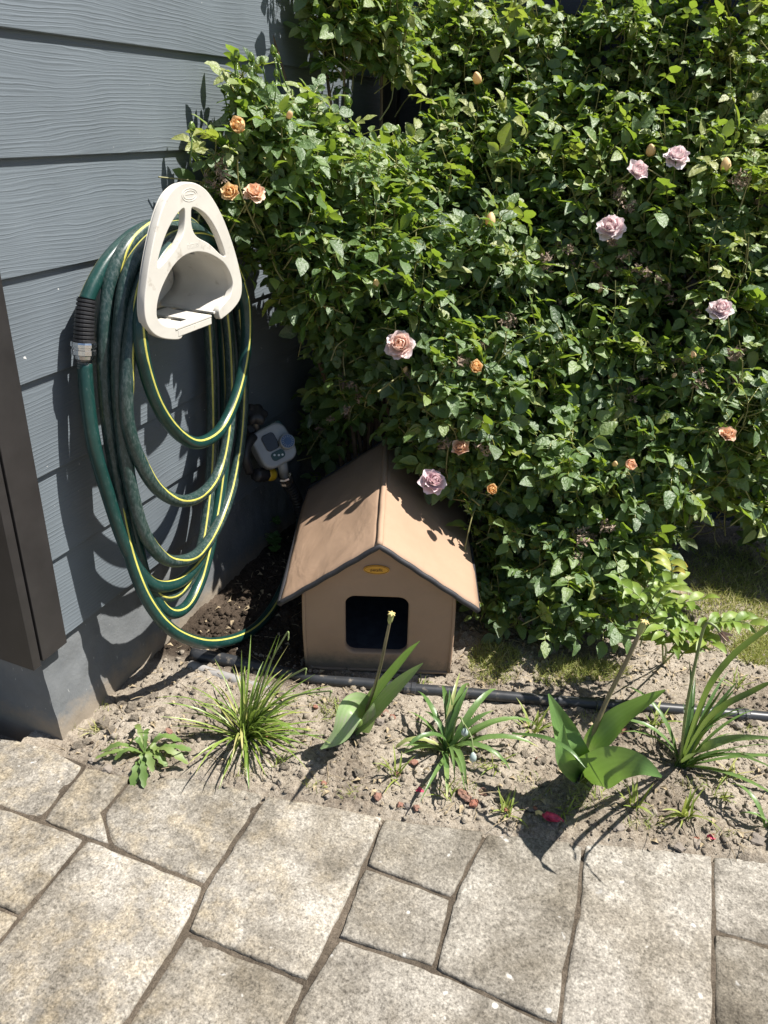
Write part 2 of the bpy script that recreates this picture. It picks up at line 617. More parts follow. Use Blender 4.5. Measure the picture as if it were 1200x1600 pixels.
MAT['weed'] = leaf_mat('weed_leaf', [(0., (.06, .12, .03)), (.5, (.12, .20, .05)), (1., (.26, .30, .10))], .5, .25, (.35, .48, .08))
MAT['ash'] = leaf_mat('seedling_leaf', [(0., (.09, .16, .03)), (.5, (.18, .28, .05)), (.85, (.34, .38, .08)), (1., (.45, .33, .07))], .45, .32, (.45, .58, .08))
MAT['grass'] = leaf_mat('grass', [(0., (.09, .15, .02)), (.4, (.20, .27, .05)), (.75, (.40, .41, .12)), (1., (.52, .45, .24))], .6, .3, (.5, .55, .1))
MAT['geranium'] = leaf_mat('shade_leaf', [(0., (.04, .10, .02)), (1., (.08, .16, .03))], .6, .2)
MAT['stalk'] = simple('flower_stalk', (.21, .175, .10), .5, var=.35, scale=25)
MAT['gstalk'] = simple('green_stalk', (.17, .22, .08), .5, var=.3, scale=25)
MAT['tuliphead'] = simple('tulip_seed_head', (.34, .36, .13), .5, var=.25, scale=60)
MAT['tulipyellow'] = simple('stamen_yellow', (.56, .44, .18), .6, var=.3, scale=90)
MAT['pod'] = simple('seed_pod', (.36, .44, .40), .5, var=.2, scale=70)
MAT['fallen'] = simple('fallen_petal', (.42, .03, .075), .5, var=.5, scale=120)

def petal_mat(name, inner, outer):
    M = NT(name)
    at = M.n('ShaderNodeAttribute', attribute_name='tint')
    c = M.coord('Object')
    fac = M.math('ADD', at.outputs['Fac'], M.math('MULTIPLY', M.math('SUBTRACT', M.noise(c, 70, 3, .6), .5), .25))
    col = M.ramp(fac, [(.0, inner), (.45, tuple((a + b) / 2 for a, b in zip(inner, outer))), (1., outer)])
    M.set(col, .55, .3)
    tr = M.n('ShaderNodeBsdfTranslucent'); M.l(col, tr.inputs['Color'])
    mx = M.n('ShaderNodeMixShader'); mx.inputs[0].default_value = .3
    M.l(M.bsdf.outputs[0], mx.inputs[1]); M.l(tr.outputs[0], mx.inputs[2])
    M.l(mx.outputs[0], M.out.inputs['Surface'])
    return M.m
MAT['pet_pink'] = petal_mat('petal_pink', (.88, .56, .40), (.90, .78, .79))
MAT['pet_pale'] = petal_mat('petal_pale', (.90, .68, .69), (.92, .84, .86))
MAT['pet_peach'] = petal_mat('petal_peach', (.90, .54, .32), (.92, .72, .58))
MAT['pet_mauve'] = petal_mat('petal_mauve', (.80, .56, .59), (.82, .69, .73))
MAT['pet_orange'] = petal_mat('petal_orange', (.88, .54, .22), (.92, .74, .47))

def fabric():
    M = NT('tan_canvas')
    c = M.coord('Object')
    b = M.noise(c, 6, 4, .6)
    col = M.ramp(b, [(.3, (.325, .218, .147)), (.7, (.385, .262, .180))])
    dirt = M.ramp(M.noise(c, 30, 5, .7), [(.6, (0, 0, 0)), (.85, (.35, .35, .35))])
    col = M.mix(dirt, col, (.25, .19, .14))
    sp = M.n('ShaderNodeSeparateXYZ'); M.l(M.coord('Object', raw=True), sp.inputs[0])
    ed = M.math('ADD', sp.outputs['Z'], M.math('MULTIPLY', M.noise(c, 40, 5, .7), -.09))
    mud = M.ramp(M.math('ADD', M.math('MULTIPLY', ed, -18), .1), [(0., (0, 0, 0)), (.6, (.8, .8, .8))])
    col = M.mix(mud, col, (.17, .135, .10))
    wx = M.n('ShaderNodeTexWave', wave_type='BANDS', bands_direction='X'); wx.inputs['Scale'].default_value = 190; M.l(c, wx.inputs[0])
    wz = M.n('ShaderNodeTexWave', wave_type='BANDS', bands_direction='Z'); wz.inputs['Scale'].default_value = 190; M.l(c, wz.inputs[0])
    h = M.math('ADD', wx.outputs['Fac'], wz.outputs['Fac'])
    nb = M.bump(h, .12, .0004)
    mp = M.n('ShaderNodeMapping'); M.l(c, mp.inputs[0]); mp.inputs['Scale'].default_value = (1, .6, 1.2)
    nb = M.bump(M.noise(mp.outputs[0], 13, 3, .5, .6), .55, .008, nb)
    return M.set(col, .72, .25, nb)
MAT['fabric'] = fabric()
MAT['piping'] = simple('black_binding', (.022, .022, .026), .6, var=.4, scale=300, bump=.4)
MAT['lining'] = simple('dark_lining', (.085, .088, .10), .8, var=.3, scale=50)
MAT['badge'] = simple('badge_orange', (.62, .30, .03), .45, var=.08, scale=30)
MAT['badgetext'] = simple('badge_text', (.10, .045, .012), .5)

def hose_mat(name, col, dirt):
    M = NT(name)
    c = M.coord('Object')
    base = M.ramp(M.noise(c, 25, 4, .6), [(.3, tuple(x * .8 for x in col)), (.7, tuple(x * 1.2 for x in col))])
    mp = M.n('ShaderNodeMapping'); M.l(c, mp.inputs[0]); mp.inputs['Scale'].default_value = (1, 1, .4)
    k = M.ramp(M.noise(mp.outputs[0], 210, 6, .8, .3), [(dirt, (0, 0, 0)), (dirt + .22, (.55, .55, .55))])
    cc = M.mix(k, base, (.16, .19, .185))
    rg = M.math('ADD', M.math('MULTIPLY', k, .3), .3)
    M.set(cc, None, .5, M.bump(M.noise(c, 300, 3, .6), .12, .0006))
    M.l(rg, M.bsdf.inputs['Roughness'])
    return M.m
MAT['hose'] = hose_mat('green_hose', (.008, .040, .035), .56)
MAT['hose_dirty'] = hose_mat('green_hose_worn', (.014, .038, .034), .46)
MAT['stripe'] = simple('yellow_stripe', (.50, .47, .10), .45, var=.2, scale=40, dirt=((.3, .3, .2), 60, .62))
MAT['rubber'] = simple('black_rubber', (.016, .016, .018), .5, var=.3, scale=60, bump=.1)
MAT['chrome'] = simple('chromed_metal', (.62, .63, .65), .24, 1.0, var=.12, scale=80)
MAT['dullmetal'] = simple('dull_metal', (.22, .215, .21), .42, .9, var=.3, scale=60)
MAT['beige'] = simple('beige_plastic', (.60, .575, .52), .5, var=.07, scale=18, bump=.06, dirt=((.36, .32, .26), 38, .60))
MAT['timergrey'] = simple('timer_grey', (.29, .305, .31), .4, var=.08, scale=40, dirt=((.4, .39, .36), 90, .7))
MAT['timergreen'] = simple('timer_green', (.010, .05, .045), .4, var=.1)
MAT['lcd'] = simple('timer_screen', (.014, .016, .014), .12, var=.1)
MAT['dialblue'] = simple('dial_blue', (.03, .075, .17), .35, var=.2, scale=90)
MAT['yellow'] = simple('yellow_plastic', (.55, .36, .02), .4, var=.1)
MAT['white'] = simple('white_print', (.6, .62, .6), .5)
MAT['pipe'] = simple('black_pipe', (.030, .032, .036), .38, var=.3, scale=30, bump=.08, dirt=((.26, .22, .17), 45, .6))
MAT['greypipe'] = simple('grey_pipe', (.26, .25, .24), .6, var=.2, scale=30, dirt=((.16, .13, .1), 50, .55))
MAT['straw'] = simple('dry_straw', (.34, .27, .17), .9, var=.4, scale=40)

# ------------------------------------------------------------------ structure: pavement
EDGE_PIX = [(-320, 1060), (-150, 1100), (0, 1148), (60, 1160), (100, 1170), (140, 1193), (190, 1212), (300, 1212), (410, 1238), (480, 1250), (590, 1273), (650, 1281), (760, 1298), (915, 1311), (1050, 1327), (1113, 1334), (1200, 1336), (1300, 1345), (1500, 1362), (1900, 1390)]
EDGE = sorted([(p.x, p.y) for p in (PZ(*e) for e in EDGE_PIX)])
EX = np.array([e[0] for e in EDGE]); EY = np.array([e[1] for e in EDGE])
def edge_y(x): return float(np.interp(x, EX, EY))

SLABS = [
    [(-170, 1092), (0, 1150), (66, 1163), (130, 1196), (62, 1279), (0, 1257), (-190, 1196)],
    [(134, 1198), (205, 1213), (158, 1268), (170, 1318), (135, 1307), (66, 1281)],
    [(208, 1212), (300, 1212), (413, 1240), (320, 1380), (174, 1320), (161, 1268)],
    [(418, 1243), (598, 1276), (568, 1352), (480, 1531), (294, 1454), (324, 1384)],
    [(602, 1279), (757, 1300), (706, 1401), (573, 1351)],
    [(570, 1356), (704, 1405), (677, 1510), (530, 1463)],
    [(761, 1300), (911, 1313), (901, 1425), (880, 1520), (871, 1600), (681, 1514), (710, 1403)],
    [(915, 1313), (1112, 1336), (1114, 1450), (1114, 1600), (1116, 1720), (868, 1640), (876, 1600), (884, 1522), (905, 1425)],
    [(1116, 1336), (1300, 1348), (1305, 1505), (1117, 1451)],
    [(1117, 1455), (1306, 1509), (1315, 1800), (1120, 1725)],
    [(138, 1313), (317, 1385), (287, 1450), (192, 1600), (140, 1682), (-92, 1575), (2, 1470), (57, 1406)],
    [(-195, 1200), (0, 1261), (131, 1311), (53, 1404), (29, 1427), (-140, 1360)],
    [(-145, 1364), (27, 1431), (-2, 1468), (-97, 1572), (-280, 1490)],
    [(292, 1459), (477, 1535), (448, 1600), (388, 1735), (145, 1684), (197, 1600)],
    [(530, 1467), (676, 1514), (868, 1604), (862, 1640), (810, 1880), (392, 1738), (452, 1600), (482, 1537)],
    [(140, 1688), (386, 1740), (290, 1990), (-60, 1890)],
    [(-98, 1580), (136, 1686), (-66, 1888), (-330, 1740)],
    [(864, 1645), (1116, 1726), (1115, 2000), (814, 1885)],
    [(1120, 1730), (1316, 1806), (1330, 2150), (1119, 2005)],
    [(392, 1745), (806, 1886), (700, 2250), (294, 1995)],
    [(1304, 1349), (1520, 1364), (1560, 1585), (1310, 1510)],
    [(1310, 1515), (1562, 1590), (1620, 1920), (1318, 1800)],
    [(-285, 1494), (-100, 1575), (-330, 1735), (-560, 1600)],
    [(1524, 1365), (1760, 1382), (1835, 1672), (1566, 1589)],
    [(1567, 1594), (1836, 1677), (1905, 2060), (1624, 1922)],
    [(1764, 1383), (2020, 1400), (2120, 1760), (1840, 1674)],
    [(1319, 1805), (1622, 1926), (1680, 2300), (1332, 2150)],
    [(-420, 1020), (-175, 1091), (-195, 1196), (-470, 1100)],
    [(-475, 1105), (-198, 1201), (-145, 1360), (-290, 1490), (-640, 1300)],
]
pave = thing('pavement', 'weathered grey concrete paving slabs with narrow dirt joints', None, (0.6, -0.2, 0.0), kind='structure')
def build_slab(pix, i):
    r = random.Random(100 + i)
    P = [PZ(*q) for q in pix]
    c = sum(P, Vector()) / len(P)
    dens = []
    n = len(P)
    for a in range(n):
        p, q = P[a], P[(a + 1) % n]
        k = max(2, int((q - p).length / .012))
        for j in range(k):
            w = p.lerp(q, j / k)
            nz = mnoise.noise(Vector((w.x * 22, w.y * 22, i * 3.1))) * .0026 + mnoise.noise(Vector((w.x * 90, w.y * 90, i * 1.7))) * .0016
            d = (c - w).normalized()
            corner = .0022 * max(0, 1 - min(j, k - j) / 1.5)
            dens.append(w + d * (.0006 + nz + corner))
    dz = r.uniform(-.0025, .0025)
    tx, ty = r.uniform(-.006, .006), r.uniform(-.006, .006)
    mb = MB()
    N = len(dens)
    rings = []
    for (ins, z) in ((0, -.05), (-.0002, -.010), (.0004, -.0034), (.0022, -.0010), (.008, -.0001), (.03, .0006)):
        ring = []
        for w in dens:
            d = (c - w); L = d.length
            p = w + d / L * min(ins * (1.1 if ins > 0 else 1), L * .8)
            wear = mnoise.noise(Vector((p.x * 30, p.y * 30, 5))) * .0018
            ring.append(Vector((p.x, p.y, z + dz + (p.x - c.x) * tx + (p.y - c.y) * ty + (wear if -.01 < z < .0003 else 0))))
        rings.append(ring)
    vs = [p for rg in rings for p in rg]
    fs = []
    for k in range(len(rings) - 1):
        for j in range(N):
            j2 = (j + 1) % N
            fs.append((k * N + j, k * N + j2, (k + 1) * N + j2, (k + 1) * N + j))
    fs.append(tuple((len(rings) - 1) * N + j for j in range(N)))
    # orientation: PZ polygons may be clockwise seen from above
    area = sum(P[a].x * P[(a + 1) % n].y - P[(a + 1) % n].x * P[a].y for a in range(n))
    if area < 0: fs = [tuple(reversed(f)) for f in fs]
    mb.add(vs, fs)
    o = mb.build('paving_slab', MAT['slab'], pave, smooth=True)
    o.data.polygons[len(o.data.polygons) - 1].use_smooth = False
    return o
for i, s in enumerate(SLABS): build_slab(s, i)
# bedding sand under the slabs, seen in the joints
mb = MB()
nx, ny = 220, 110
x0, x1, y0, y1 = -1.2, 3.2, -1.6, .5
vs = []
for j in range(ny + 1):
    for i in range(nx + 1):
        x = x0 + (x1 - x0) * i / nx; y = y0 + (y1 - y0) * j / ny
        vs.append((x, y, min(-.0024, -.0046 + .0045 * mnoise.noise(Vector((x * 25, y * 25, 0)))) - (.06 if y > edge_y(x) - .004 else 0)))
fs = [(j * (nx + 1) + i, j * (nx + 1) + i + 1, (j + 1) * (nx + 1) + i + 1, (j + 1) * (nx + 1) + i) for j in range(ny) for i in range(nx)]
mb.add(vs, fs)
mb.build('joint_sand', MAT['joint'], pave, smooth=True)

# ------------------------------------------------------------------ structure: soil
def sstep(a, b, x):
    t = min(1, max(0, (x - a) / (b - a)))
    return t * t * (3 - 2 * t)
def soil_z(x, y, fine=True):
    e = edge_y(x)
    k = mnoise.noise(Vector((x * 14, y * 14, 9.0)))
    t = sstep(e - .030 + k * .012, e + .012 + k * .02, y)
    z = -.016 + t * .0185
    if t > 0:
        z += t * (.010 * mnoise.noise(Vector((x * 6, y * 6, 1))) + .007 * mnoise.noise(Vector((x * 17, y * 17, 2))))
        if fine:
            z += t * (.0105 * abs(mnoise.noise(Vector((x * 42, y * 42, 3)))) + .0045 * mnoise.noise(Vector((x * 105, y * 105, 4))))
    z -= .016 * sstep(.16, .0, x) * t * sstep(.9, .1, y)
    return z
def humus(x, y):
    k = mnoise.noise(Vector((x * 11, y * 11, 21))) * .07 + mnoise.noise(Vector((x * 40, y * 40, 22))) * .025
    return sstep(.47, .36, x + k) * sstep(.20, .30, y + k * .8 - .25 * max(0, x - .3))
def grid_mesh(name, x0, x1, y0, y1, step, mat, zf, parent=None):
    nx = int((x1 - x0) / step); ny = int((y1 - y0) / step)
    vs = np.zeros(((nx + 1) * (ny + 1), 3))
    k = 0
    for j in range(ny + 1):
        y = y0 + (y1 - y0) * j / ny
        for i in range(nx + 1):
            x = x0 + (x1 - x0) * i / nx
            vs[k] = (x, y, zf(x, y)); k += 1
    I, J = np.meshgrid(np.arange(nx), np.arange(ny))
    a = (J * (nx + 1) + I).ravel()
    q = np.stack([a, a + 1, a + nx + 2, a + nx + 1], 1)
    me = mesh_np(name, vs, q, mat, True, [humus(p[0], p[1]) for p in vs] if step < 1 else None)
    return link(name, me, parent)
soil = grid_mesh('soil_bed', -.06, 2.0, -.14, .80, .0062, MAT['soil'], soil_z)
tag(soil, 'pale crumbly garden soil between paving and bush', kind='structure')
def back_z(x, y):
    return soil_z(x, y, False) - .012 * sstep(.80, .72, y) + .006 * mnoise.noise(Vector((x * 30, y * 30, 6)))
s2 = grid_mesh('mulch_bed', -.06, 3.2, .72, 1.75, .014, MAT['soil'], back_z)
tag(s2, 'soil under and behind the rose bush', kind='structure')
s3 = grid_mesh('ground', -30, 30, -30, 30, 1.5, MAT['soil'], lambda x, y: -.06)
tag(s3, 'surrounding ground beyond the bed', kind='structure')
# ------------------------------------------------------------------ house wall
E = .17
ZB = 1.2 * E            # bottom edge of siding
YC = 1.577              # inner corner
wall = thing('siding_wall', 'sunlit blue-grey lap siding wall with dark corner trim beside the hose', 'wall', (0, 0, 0))
def board(y0, y1, z, parent, mat, nseg=40, seed=0):
    """lap board on the x=0 wall: bottom edge proud, top tucked under next board"""
    mb = MB()
    r = random.Random(seed)
    tk = .0085
    prof = [(-.002 - tk, z), (-.0015, z), (0.0, z + .0015), (-.0085, z + E + .016), (-.0085 - tk, z + E + .016)]
    vs = []
    for i in range(nseg + 1):
        y = y0 + (y1 - y0) * i / nseg
        wob = .0012 * mnoise.noise(Vector((y * 2.2, z * 9, seed)))
        for (x, zz) in prof: vs.append((x + wob, y, zz + wob * .6))
    fs = []
    n = len(prof)
    for i in range(nseg):
        for k in range(n):
            k2 = (k + 1) % n
            fs.append((i * n + k, i * n + k2, (i + 1) * n + k2, (i + 1) * n + k))
    fs.append(tuple(range(n))); fs.append(tuple(nseg * n + k for k in reversed(range(n))))
    fs = [tuple(reversed(f)) for f in fs]
    mb.add(vs, fs)
    return mb.build('siding_board', mat, parent)
for k in range(12):
    board(0.001, YC, ZB + k * E, wall, MAT['siding'], seed=k)
# sheathing behind the boards
mb = MB(); mb.add(*aabb((-.20, -.06, ZB + .004), (-.0125 - .0085, YC + .3, ZB + 12 * E)))
mb.build('backing', MAT['trim'], wall)
# corner trim
mb = MB(); mb.add(*aabb((-.010, -.064, ZB - .006), (.0115, -.0005, ZB + 12 * E))); mb.build('corner_trim', MAT['trim'], wall, bevel=.0015)
mb = MB(); mb.add(*aabb((-.095, -.086, ZB - .014), (.0085, -.0665, ZB + 12 * E))); mb.build('corner_trim', MAT['trim'], wall, bevel=.0015)
# boards on the shaded side of the corner
for k in range(12):
    mb = MB()
    z = ZB + k * E
    vs = []
    for x in (-2.5, -.096):
        for (y, zz) in ((-.062, z), (-.0745, z), (-.076, z + .0015), (-.0675, z + E + .016), (-.062, z + E + .016)): vs.append((x, y, zz))
    fs = [(a, (a + 1) % 5, 5 + (a + 1) % 5, 5 + a) for a in range(5)] + [(4, 3, 2, 1, 0), (5, 6, 7, 8, 9)]
    mb.add(vs, fs); mb.build('siding_board', MAT['siding'], wall)
# plinth
mb = MB()
def plinth_pt(y, t, side):
    z = -.09 + (ZB + .003 + .09) * t
    x = .016 - .030 * t
    j = .004 * mnoise.noise(Vector((y * 26, z * 26, 3))) + .0022 * mnoise.noise(Vector((y * 80, z * 80, 7)))
    return (x + j, y, z)
vs = []; fs = []
NY, NZ = 150, 18
for i in range(NY + 1):
    y = -.052 + (YC + .052) * i / NY
    for j in range(NZ + 1): vs.append(plinth_pt(y, j / NZ, 0))
for i in range(NY):
    for j in range(NZ):
        a = i * (NZ + 1) + j
        fs.append((a, a + NZ + 1, a + NZ + 2, a + 1))
b = len(vs)
NX = 40
for i in range(NX + 1):
    s = i / NX
    for j in range(NZ + 1):
        t = j / NZ
        px_, py_, pz_ = plinth_pt(-.052, t, 0)
        x = px_ - s * 2.4
        jj = .004 * mnoise.noise(Vector((x * 26, pz_ * 26, 13))) if i else 0
        vs.append((x, -.052 - .004 * (1 - t) * (0 if i == 0 else 1) + jj, pz_))
for i in range(NX):
    for j in range(NZ):
        a = b + i * (NZ + 1) + j
        fs.append((a, a + 1, a + NZ + 2, a + NZ + 1))
mb.add(vs, fs); mb.build('plinth', MAT['found'], wall, smooth=True)
# rear wall, at the inner corner, wholly in shade, which is also put into its dark colour
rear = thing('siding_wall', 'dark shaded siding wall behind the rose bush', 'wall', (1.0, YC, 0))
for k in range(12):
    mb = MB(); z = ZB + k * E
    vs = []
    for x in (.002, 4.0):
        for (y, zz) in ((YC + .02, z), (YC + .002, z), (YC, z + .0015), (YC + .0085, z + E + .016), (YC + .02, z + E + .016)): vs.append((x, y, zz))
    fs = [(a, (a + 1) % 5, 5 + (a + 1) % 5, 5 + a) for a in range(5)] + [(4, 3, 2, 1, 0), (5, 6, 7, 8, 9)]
    mb.add(vs, fs); mb.build('siding_board', MAT['siding_shaded'], rear)
mb = MB(); mb.add(*aabb((.004, YC + .008, -.1), (4.0, YC + .2, ZB + .003))); mb.build('plinth', MAT['siding_shaded'], rear)  # plinth takes the shade-darkened siding colour too
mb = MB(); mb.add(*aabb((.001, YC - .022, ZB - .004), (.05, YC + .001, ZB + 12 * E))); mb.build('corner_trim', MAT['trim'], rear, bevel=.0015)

# ------------------------------------------------------------------ cat house
HX, HY, HZ = .512, .397, .004
HYAW, HROLL, HPIT = .3467, .0275, .040
HW, HAPEX, HEAVE, HUO, HVO, HD = .3284, .361, .206, .0486, .021, .475
def house_matrix():
    Ry = Matrix(((math.cos(HROLL), 0, -math.sin(HROLL)), (0, 1, 0), (math.sin(HROLL), 0, math.cos(HROLL)))).to_4x4()
    return Matrix.Translation((HX, HY, HZ)) @ Matrix.Rotation(HYAW, 4, 'Z') @ Ry @ Matrix.Rotation(HPIT, 4, 'X')
HM = house_matrix()
HMI = HM.inverted()
cat = thing('cat_house', 'small tan fabric pet house with gabled roof and dark doorway', 'pet house', (HX, HY, HZ))
def in_house(p, pad=.012):
    q = HMI @ Vector(p)
    if q.y < -HVO - pad or q.y > HD + HVO + pad: return False
    s = (HAPEX - HEAVE) / (HW / 2 + HUO)
    top = HAPEX - s * abs(q.x) + pad
    if abs(q.x) > HW / 2 + HUO + pad: return False
    if abs(q.x) > HW / 2 + pad and q.z < top - .06: return False
    return q.z < top
slope = (HAPEX - HEAVE) / (HW / 2 + HUO)
def rrect(cx, cy, w, h, r, n=6):
    out = []
    for (sx, sy, a0) in ((1, 1, 0), (-1, 1, 90), (-1, -1, 180), (1, -1, 270)):
        for k in range(n + 1):
            a = math.radians(a0 + 90 * k / n)
            out.append((cx + sx * (w / 2 - r) + r * math.cos(a), cy + sy * (h / 2 - r) + r * math.sin(a)))
    return out
wt = .225
peak = HAPEX - .016
side_h = HAPEX - slope * HW / 2 - .017
FM = HM @ Matrix(((1, 0, 0, 0), (0, 0, -1, 0.008), (0, 1, 0, 0), (0, 0, 0, 1)))
outl = [(-HW / 2 + .004, .004), (HW / 2 - .004, .004), (HW / 2 - .004, side_h), (0, peak), (-HW / 2 + .004, side_h)]
dens = []
for a in range(5):
    p, q = Vector(outl[a]), Vector(outl[(a + 1) % 5])
    for j in range(14):
        w = p.lerp(q, j / 14)
        nz = .0016 * mnoise.noise(Vector((w.x * 22, w.y * 22, 4)))
        bow = .004 * math.sin(math.pi * j / 14) if a in (1, 4) else 0
        dens.append((w.x + (bow if w.x > 0 else -bow) * (1 if a in (1, 4) else 0) * .6 + nz, w.y + nz))
door = rrect(-.004, .132, .146, .164, .026)
fo = curve_fill('front_panel', [dens, door], .010, .004, FM, MAT['fabric'], cat)
# side, back and floor panels (puffy slabs)
def puffy(name, f, nu, nv, th, mat, parent, bulge=.004, seed=0):
    """f(a,b)->(local point), a,b in 0..1 ; thickness along local normal"""
    P = [[Vector(f(i / nu, j / nv)) for j in range(nv + 1)] for i in range(nu + 1)]
    def nrm(i, j):
        a = P[min(i + 1, nu)][j] - P[max(i - 1, 0)][j]; b = P[i][min(j + 1, nv)] - P[i][max(j - 1, 0)]
        return a.cross(b).normalized()
    vs = []; fs = []
    for side in (1, -1):
        for i in range(nu + 1):
            for j in range(nv + 1):
                a, b = i / nu, j / nv
                e = min(a, 1 - a, b, 1 - b)
                pf = bulge * min(1, e / .12) ** .5 + .0018 * mnoise.noise(Vector((a * 5, b * 5, seed + side)))
                vs.append(HM @ (P[i][j] + nrm(i, j) * side * (th / 2 + pf)))
    n1 = (nu + 1) * (nv + 1)
    for i in range(nu):
        for j in range(nv):
            a = i * (nv + 1) + j
            fs.append((a, a + nv + 1, a + nv + 2, a + 1)); fs.append((n1 + a, n1 + a + 1, n1 + a + nv + 2, n1 + a + nv + 1))
    def strip(idx):
        for a, b in zip(idx[:-1], idx[1:]): fs.append((a, b, n1 + b, n1 + a))
    strip([j for j in range(nv + 1)]); strip([nu * (nv + 1) + j for j in range(nv, -1, -1)])
    strip([i * (nv + 1) for i in range(nu, -1, -1)]); strip([i * (nv + 1) + nv for i in range(nu + 1)])
    m_ = MB(); m_.add(vs, fs)
    return m_.build(name, mat, parent, smooth=True)
for s in (-1, 1):
    xs = s * (HW / 2 - .009)
    puffy('side_panel', lambda a, b: (xs, .020 + a * (HD - .03), .004 + b * (side_h - .012)), 14, 8, .010, MAT['fabric'], cat, .003, 3 + s)
puffy('back_panel', lambda a, b: (-HW / 2 + .02 + a * (HW - .04), HD - .012, .004 + b * (side_h - .01)), 8, 6, .010, MAT['fabric'], cat, .002)
mb = MB()
a, b = (-HW / 2 + .018, .02, .012), (HW / 2 - .018, HD - .022, side_h - .02)
vs, fs = aabb(a, b)
mb.add([HM @ Vector(v) for v in vs], [tuple(reversed(f)) for k, f in enumerate(fs) if k != 2])
mb.build('lining', MAT['lining'], cat)
for s in (-1, 1):
    def rf(a, b, s=s):
        u = a * (HW / 2 + HUO)
        sag = -.004 * math.sin(math.pi * a) * math.sin(math.pi * b) + .003 * math.sin(b * 7 + s) * a
        vv = -HVO + b * (HD + 2 * HVO)
        if s < 0: pass
        return (s * u, vv if s > 0 else (HD + HVO) - b * (HD + 2 * HVO), HAPEX - .007 - slope * u + sag)
    puffy('roof_panel', rf, 18, 26, .009, MAT['fabric'], cat, .0025, 9 + s)
def roof_front(t, v, dz=0):
    u = (t * 2 - 1) * (HW / 2 + HUO)
    return HM @ Vector((u, v, HAPEX - .007 - slope * abs(u) + dz + .0008 * math.sin(t * 60)))
for v in (-HVO, HD + HVO):
    mb = MB(); mb.add(*tube_vf([roof_front(i / 48, v - .001) for i in range(49)], .0062, 8)); mb.build('roof_binding', MAT['piping'], cat, smooth=True)
for s in (0, 1):
    mb = MB(); mb.add(*tube_vf([HM @ Vector(((s * 2 - 1) * (HW / 2 + HUO), -HVO + (HD + 2 * HVO) * i / 20, HEAVE - .007)) for i in range(21)], .0058, 8)); mb.build('roof_binding', MAT['piping'], cat, smooth=True)
mb = MB(); mb.add(*tube_vf([HM @ Vector((.0004 * math.sin(i), -HVO + (HD + 2 * HVO) * i / 30, HAPEX - .0042 + .0006 * mnoise.noise(Vector((i * .4, 0, 0))))) for i in range(31)], .0068, 10)); mb.build('ridge_seam', MAT['fabric'], cat, smooth=True)
# welted corner seams of the front
for s in (-1, 1):
    xs = s * (HW / 2 - .002)
    mb = MB(); mb.add(*tube_vf([HM @ Vector((xs + s * .0022 * math.sin(math.pi * i / 12), -.0005 + .001 * mnoise.noise(Vector((i * .7, s, 0))), .004 + (side_h - .004) * i / 12)) for i in range(13)], .0042, 8)); mb.build('corner_seam', MAT['fabric'], cat, smooth=True)
mb = MB(); mb.add(*tube_vf([HM @ Vector((-HW / 2 + .004 + (HW - .008) * i / 16, -.0008, .004 + .0012 * mnoise.noise(Vector((i * .6, 3, 0))))) for i in range(17)], .004, 8)); mb.build('bottom_seam', MAT['fabric'], cat, smooth=True)
# oval badge
BM = HM @ Matrix(((1, 0, 0, -.006), (0, 0, -1, -.0030), (0, 1, 0, .283), (0, 0, 0, 1)))
ell = lambda w, h, n=36: [(w / 2 * math.cos(2 * math.pi * k / n), h / 2 * math.sin(2 * math.pi * k / n)) for k in range(n)]
bd = curve_fill('badge', [ell(.054, .0215)], .0016, .0006, BM, MAT['badge'], cat)
bd['label'] = 'orange oval badge with dark lettering'
text_mesh('badge_lettering', 'petsfit', .0105, BM @ Matrix.Translation((0, 0, .0019)), MAT['badgetext'], bd, .0002)
mb = MB(); mb.add(*tube_vf([BM @ Vector((x * .93, y * .9, .0014)) for (x, y) in ell(.054, .0215)] + [BM @ Vector((.027 * .93, 0, .0014))], .0005, 5, False)); mb.build('badge_rim', MAT['badgetext'], bd, smooth=True)

# ------------------------------------------------------------------ hose hanger
FX = .145
def yz(px, py): 
    p = PX(px, py, FX); return (p.y, p.z)
hang = thing('hose_hanger', 'beige plastic wall hanger with arched front carrying the garden hose', 'hose hanger', (0.0, .31, .75))
outer_px = [(290, 286), (304, 289), (318, 299), (331, 317), (343, 340), (354, 368), (363, 396), (369, 420), (373, 442), (371, 464), (360, 481), (345, 494), (340, 496),
            (339, 484), (347, 474), (356, 462), (360, 444), (356, 427), (347, 411), (333, 400), (317, 393), (299, 392), (281, 399), (265, 415), (251, 440), (242, 464), (239, 486), (242, 500), (254, 510), (277, 513),
            (278, 527), (258, 528), (241, 523), (229, 512), (223, 496), (222, 470), (225, 440), (229, 412), (235, 380), (242, 350), (251, 322), (261, 303), (275, 290)]
def dense_px(P, sharp=()):
    return [tuple(v) for v in closed_smooth([yz(*p) for p in P], 4)]
hl = [(284, 325), (273, 331), (259, 353), (247, 383), (240, 412), (245, 418), (262, 399), (276, 378), (284, 357)]
hr = [(296, 322), (317, 333), (335, 360), (348, 396), (342, 400), (322, 382), (303, 371), (295, 357), (293, 338)]
AM = Matrix(((0, 0, 1, FX), (1, 0, 0, 0), (0, 1, 0, 0), (0, 0, 0, 1)))
curve_fill('front_frame', [dense_px(outer_px), dense_px(hl), dense_px(hr)], .010, .0018, AM, MAT['beige'], hang)
# raised rim on the outer edge
rim_px = outer_px[:11][::1]
outer_loop = [(371, 464), (373, 442), (369, 420), (363, 396), (354, 368), (343, 340), (331, 317), (318, 299), (304, 289), (290, 286), (275, 290), (261, 303), (251, 322), (242, 350), (235, 380), (229, 412), (225, 440), (222, 470), (223, 496), (229, 512), (241, 523), (258, 528), (276, 528)]
op = [Vector((FX - .004, *yz(*p))) for p in outer_loop]
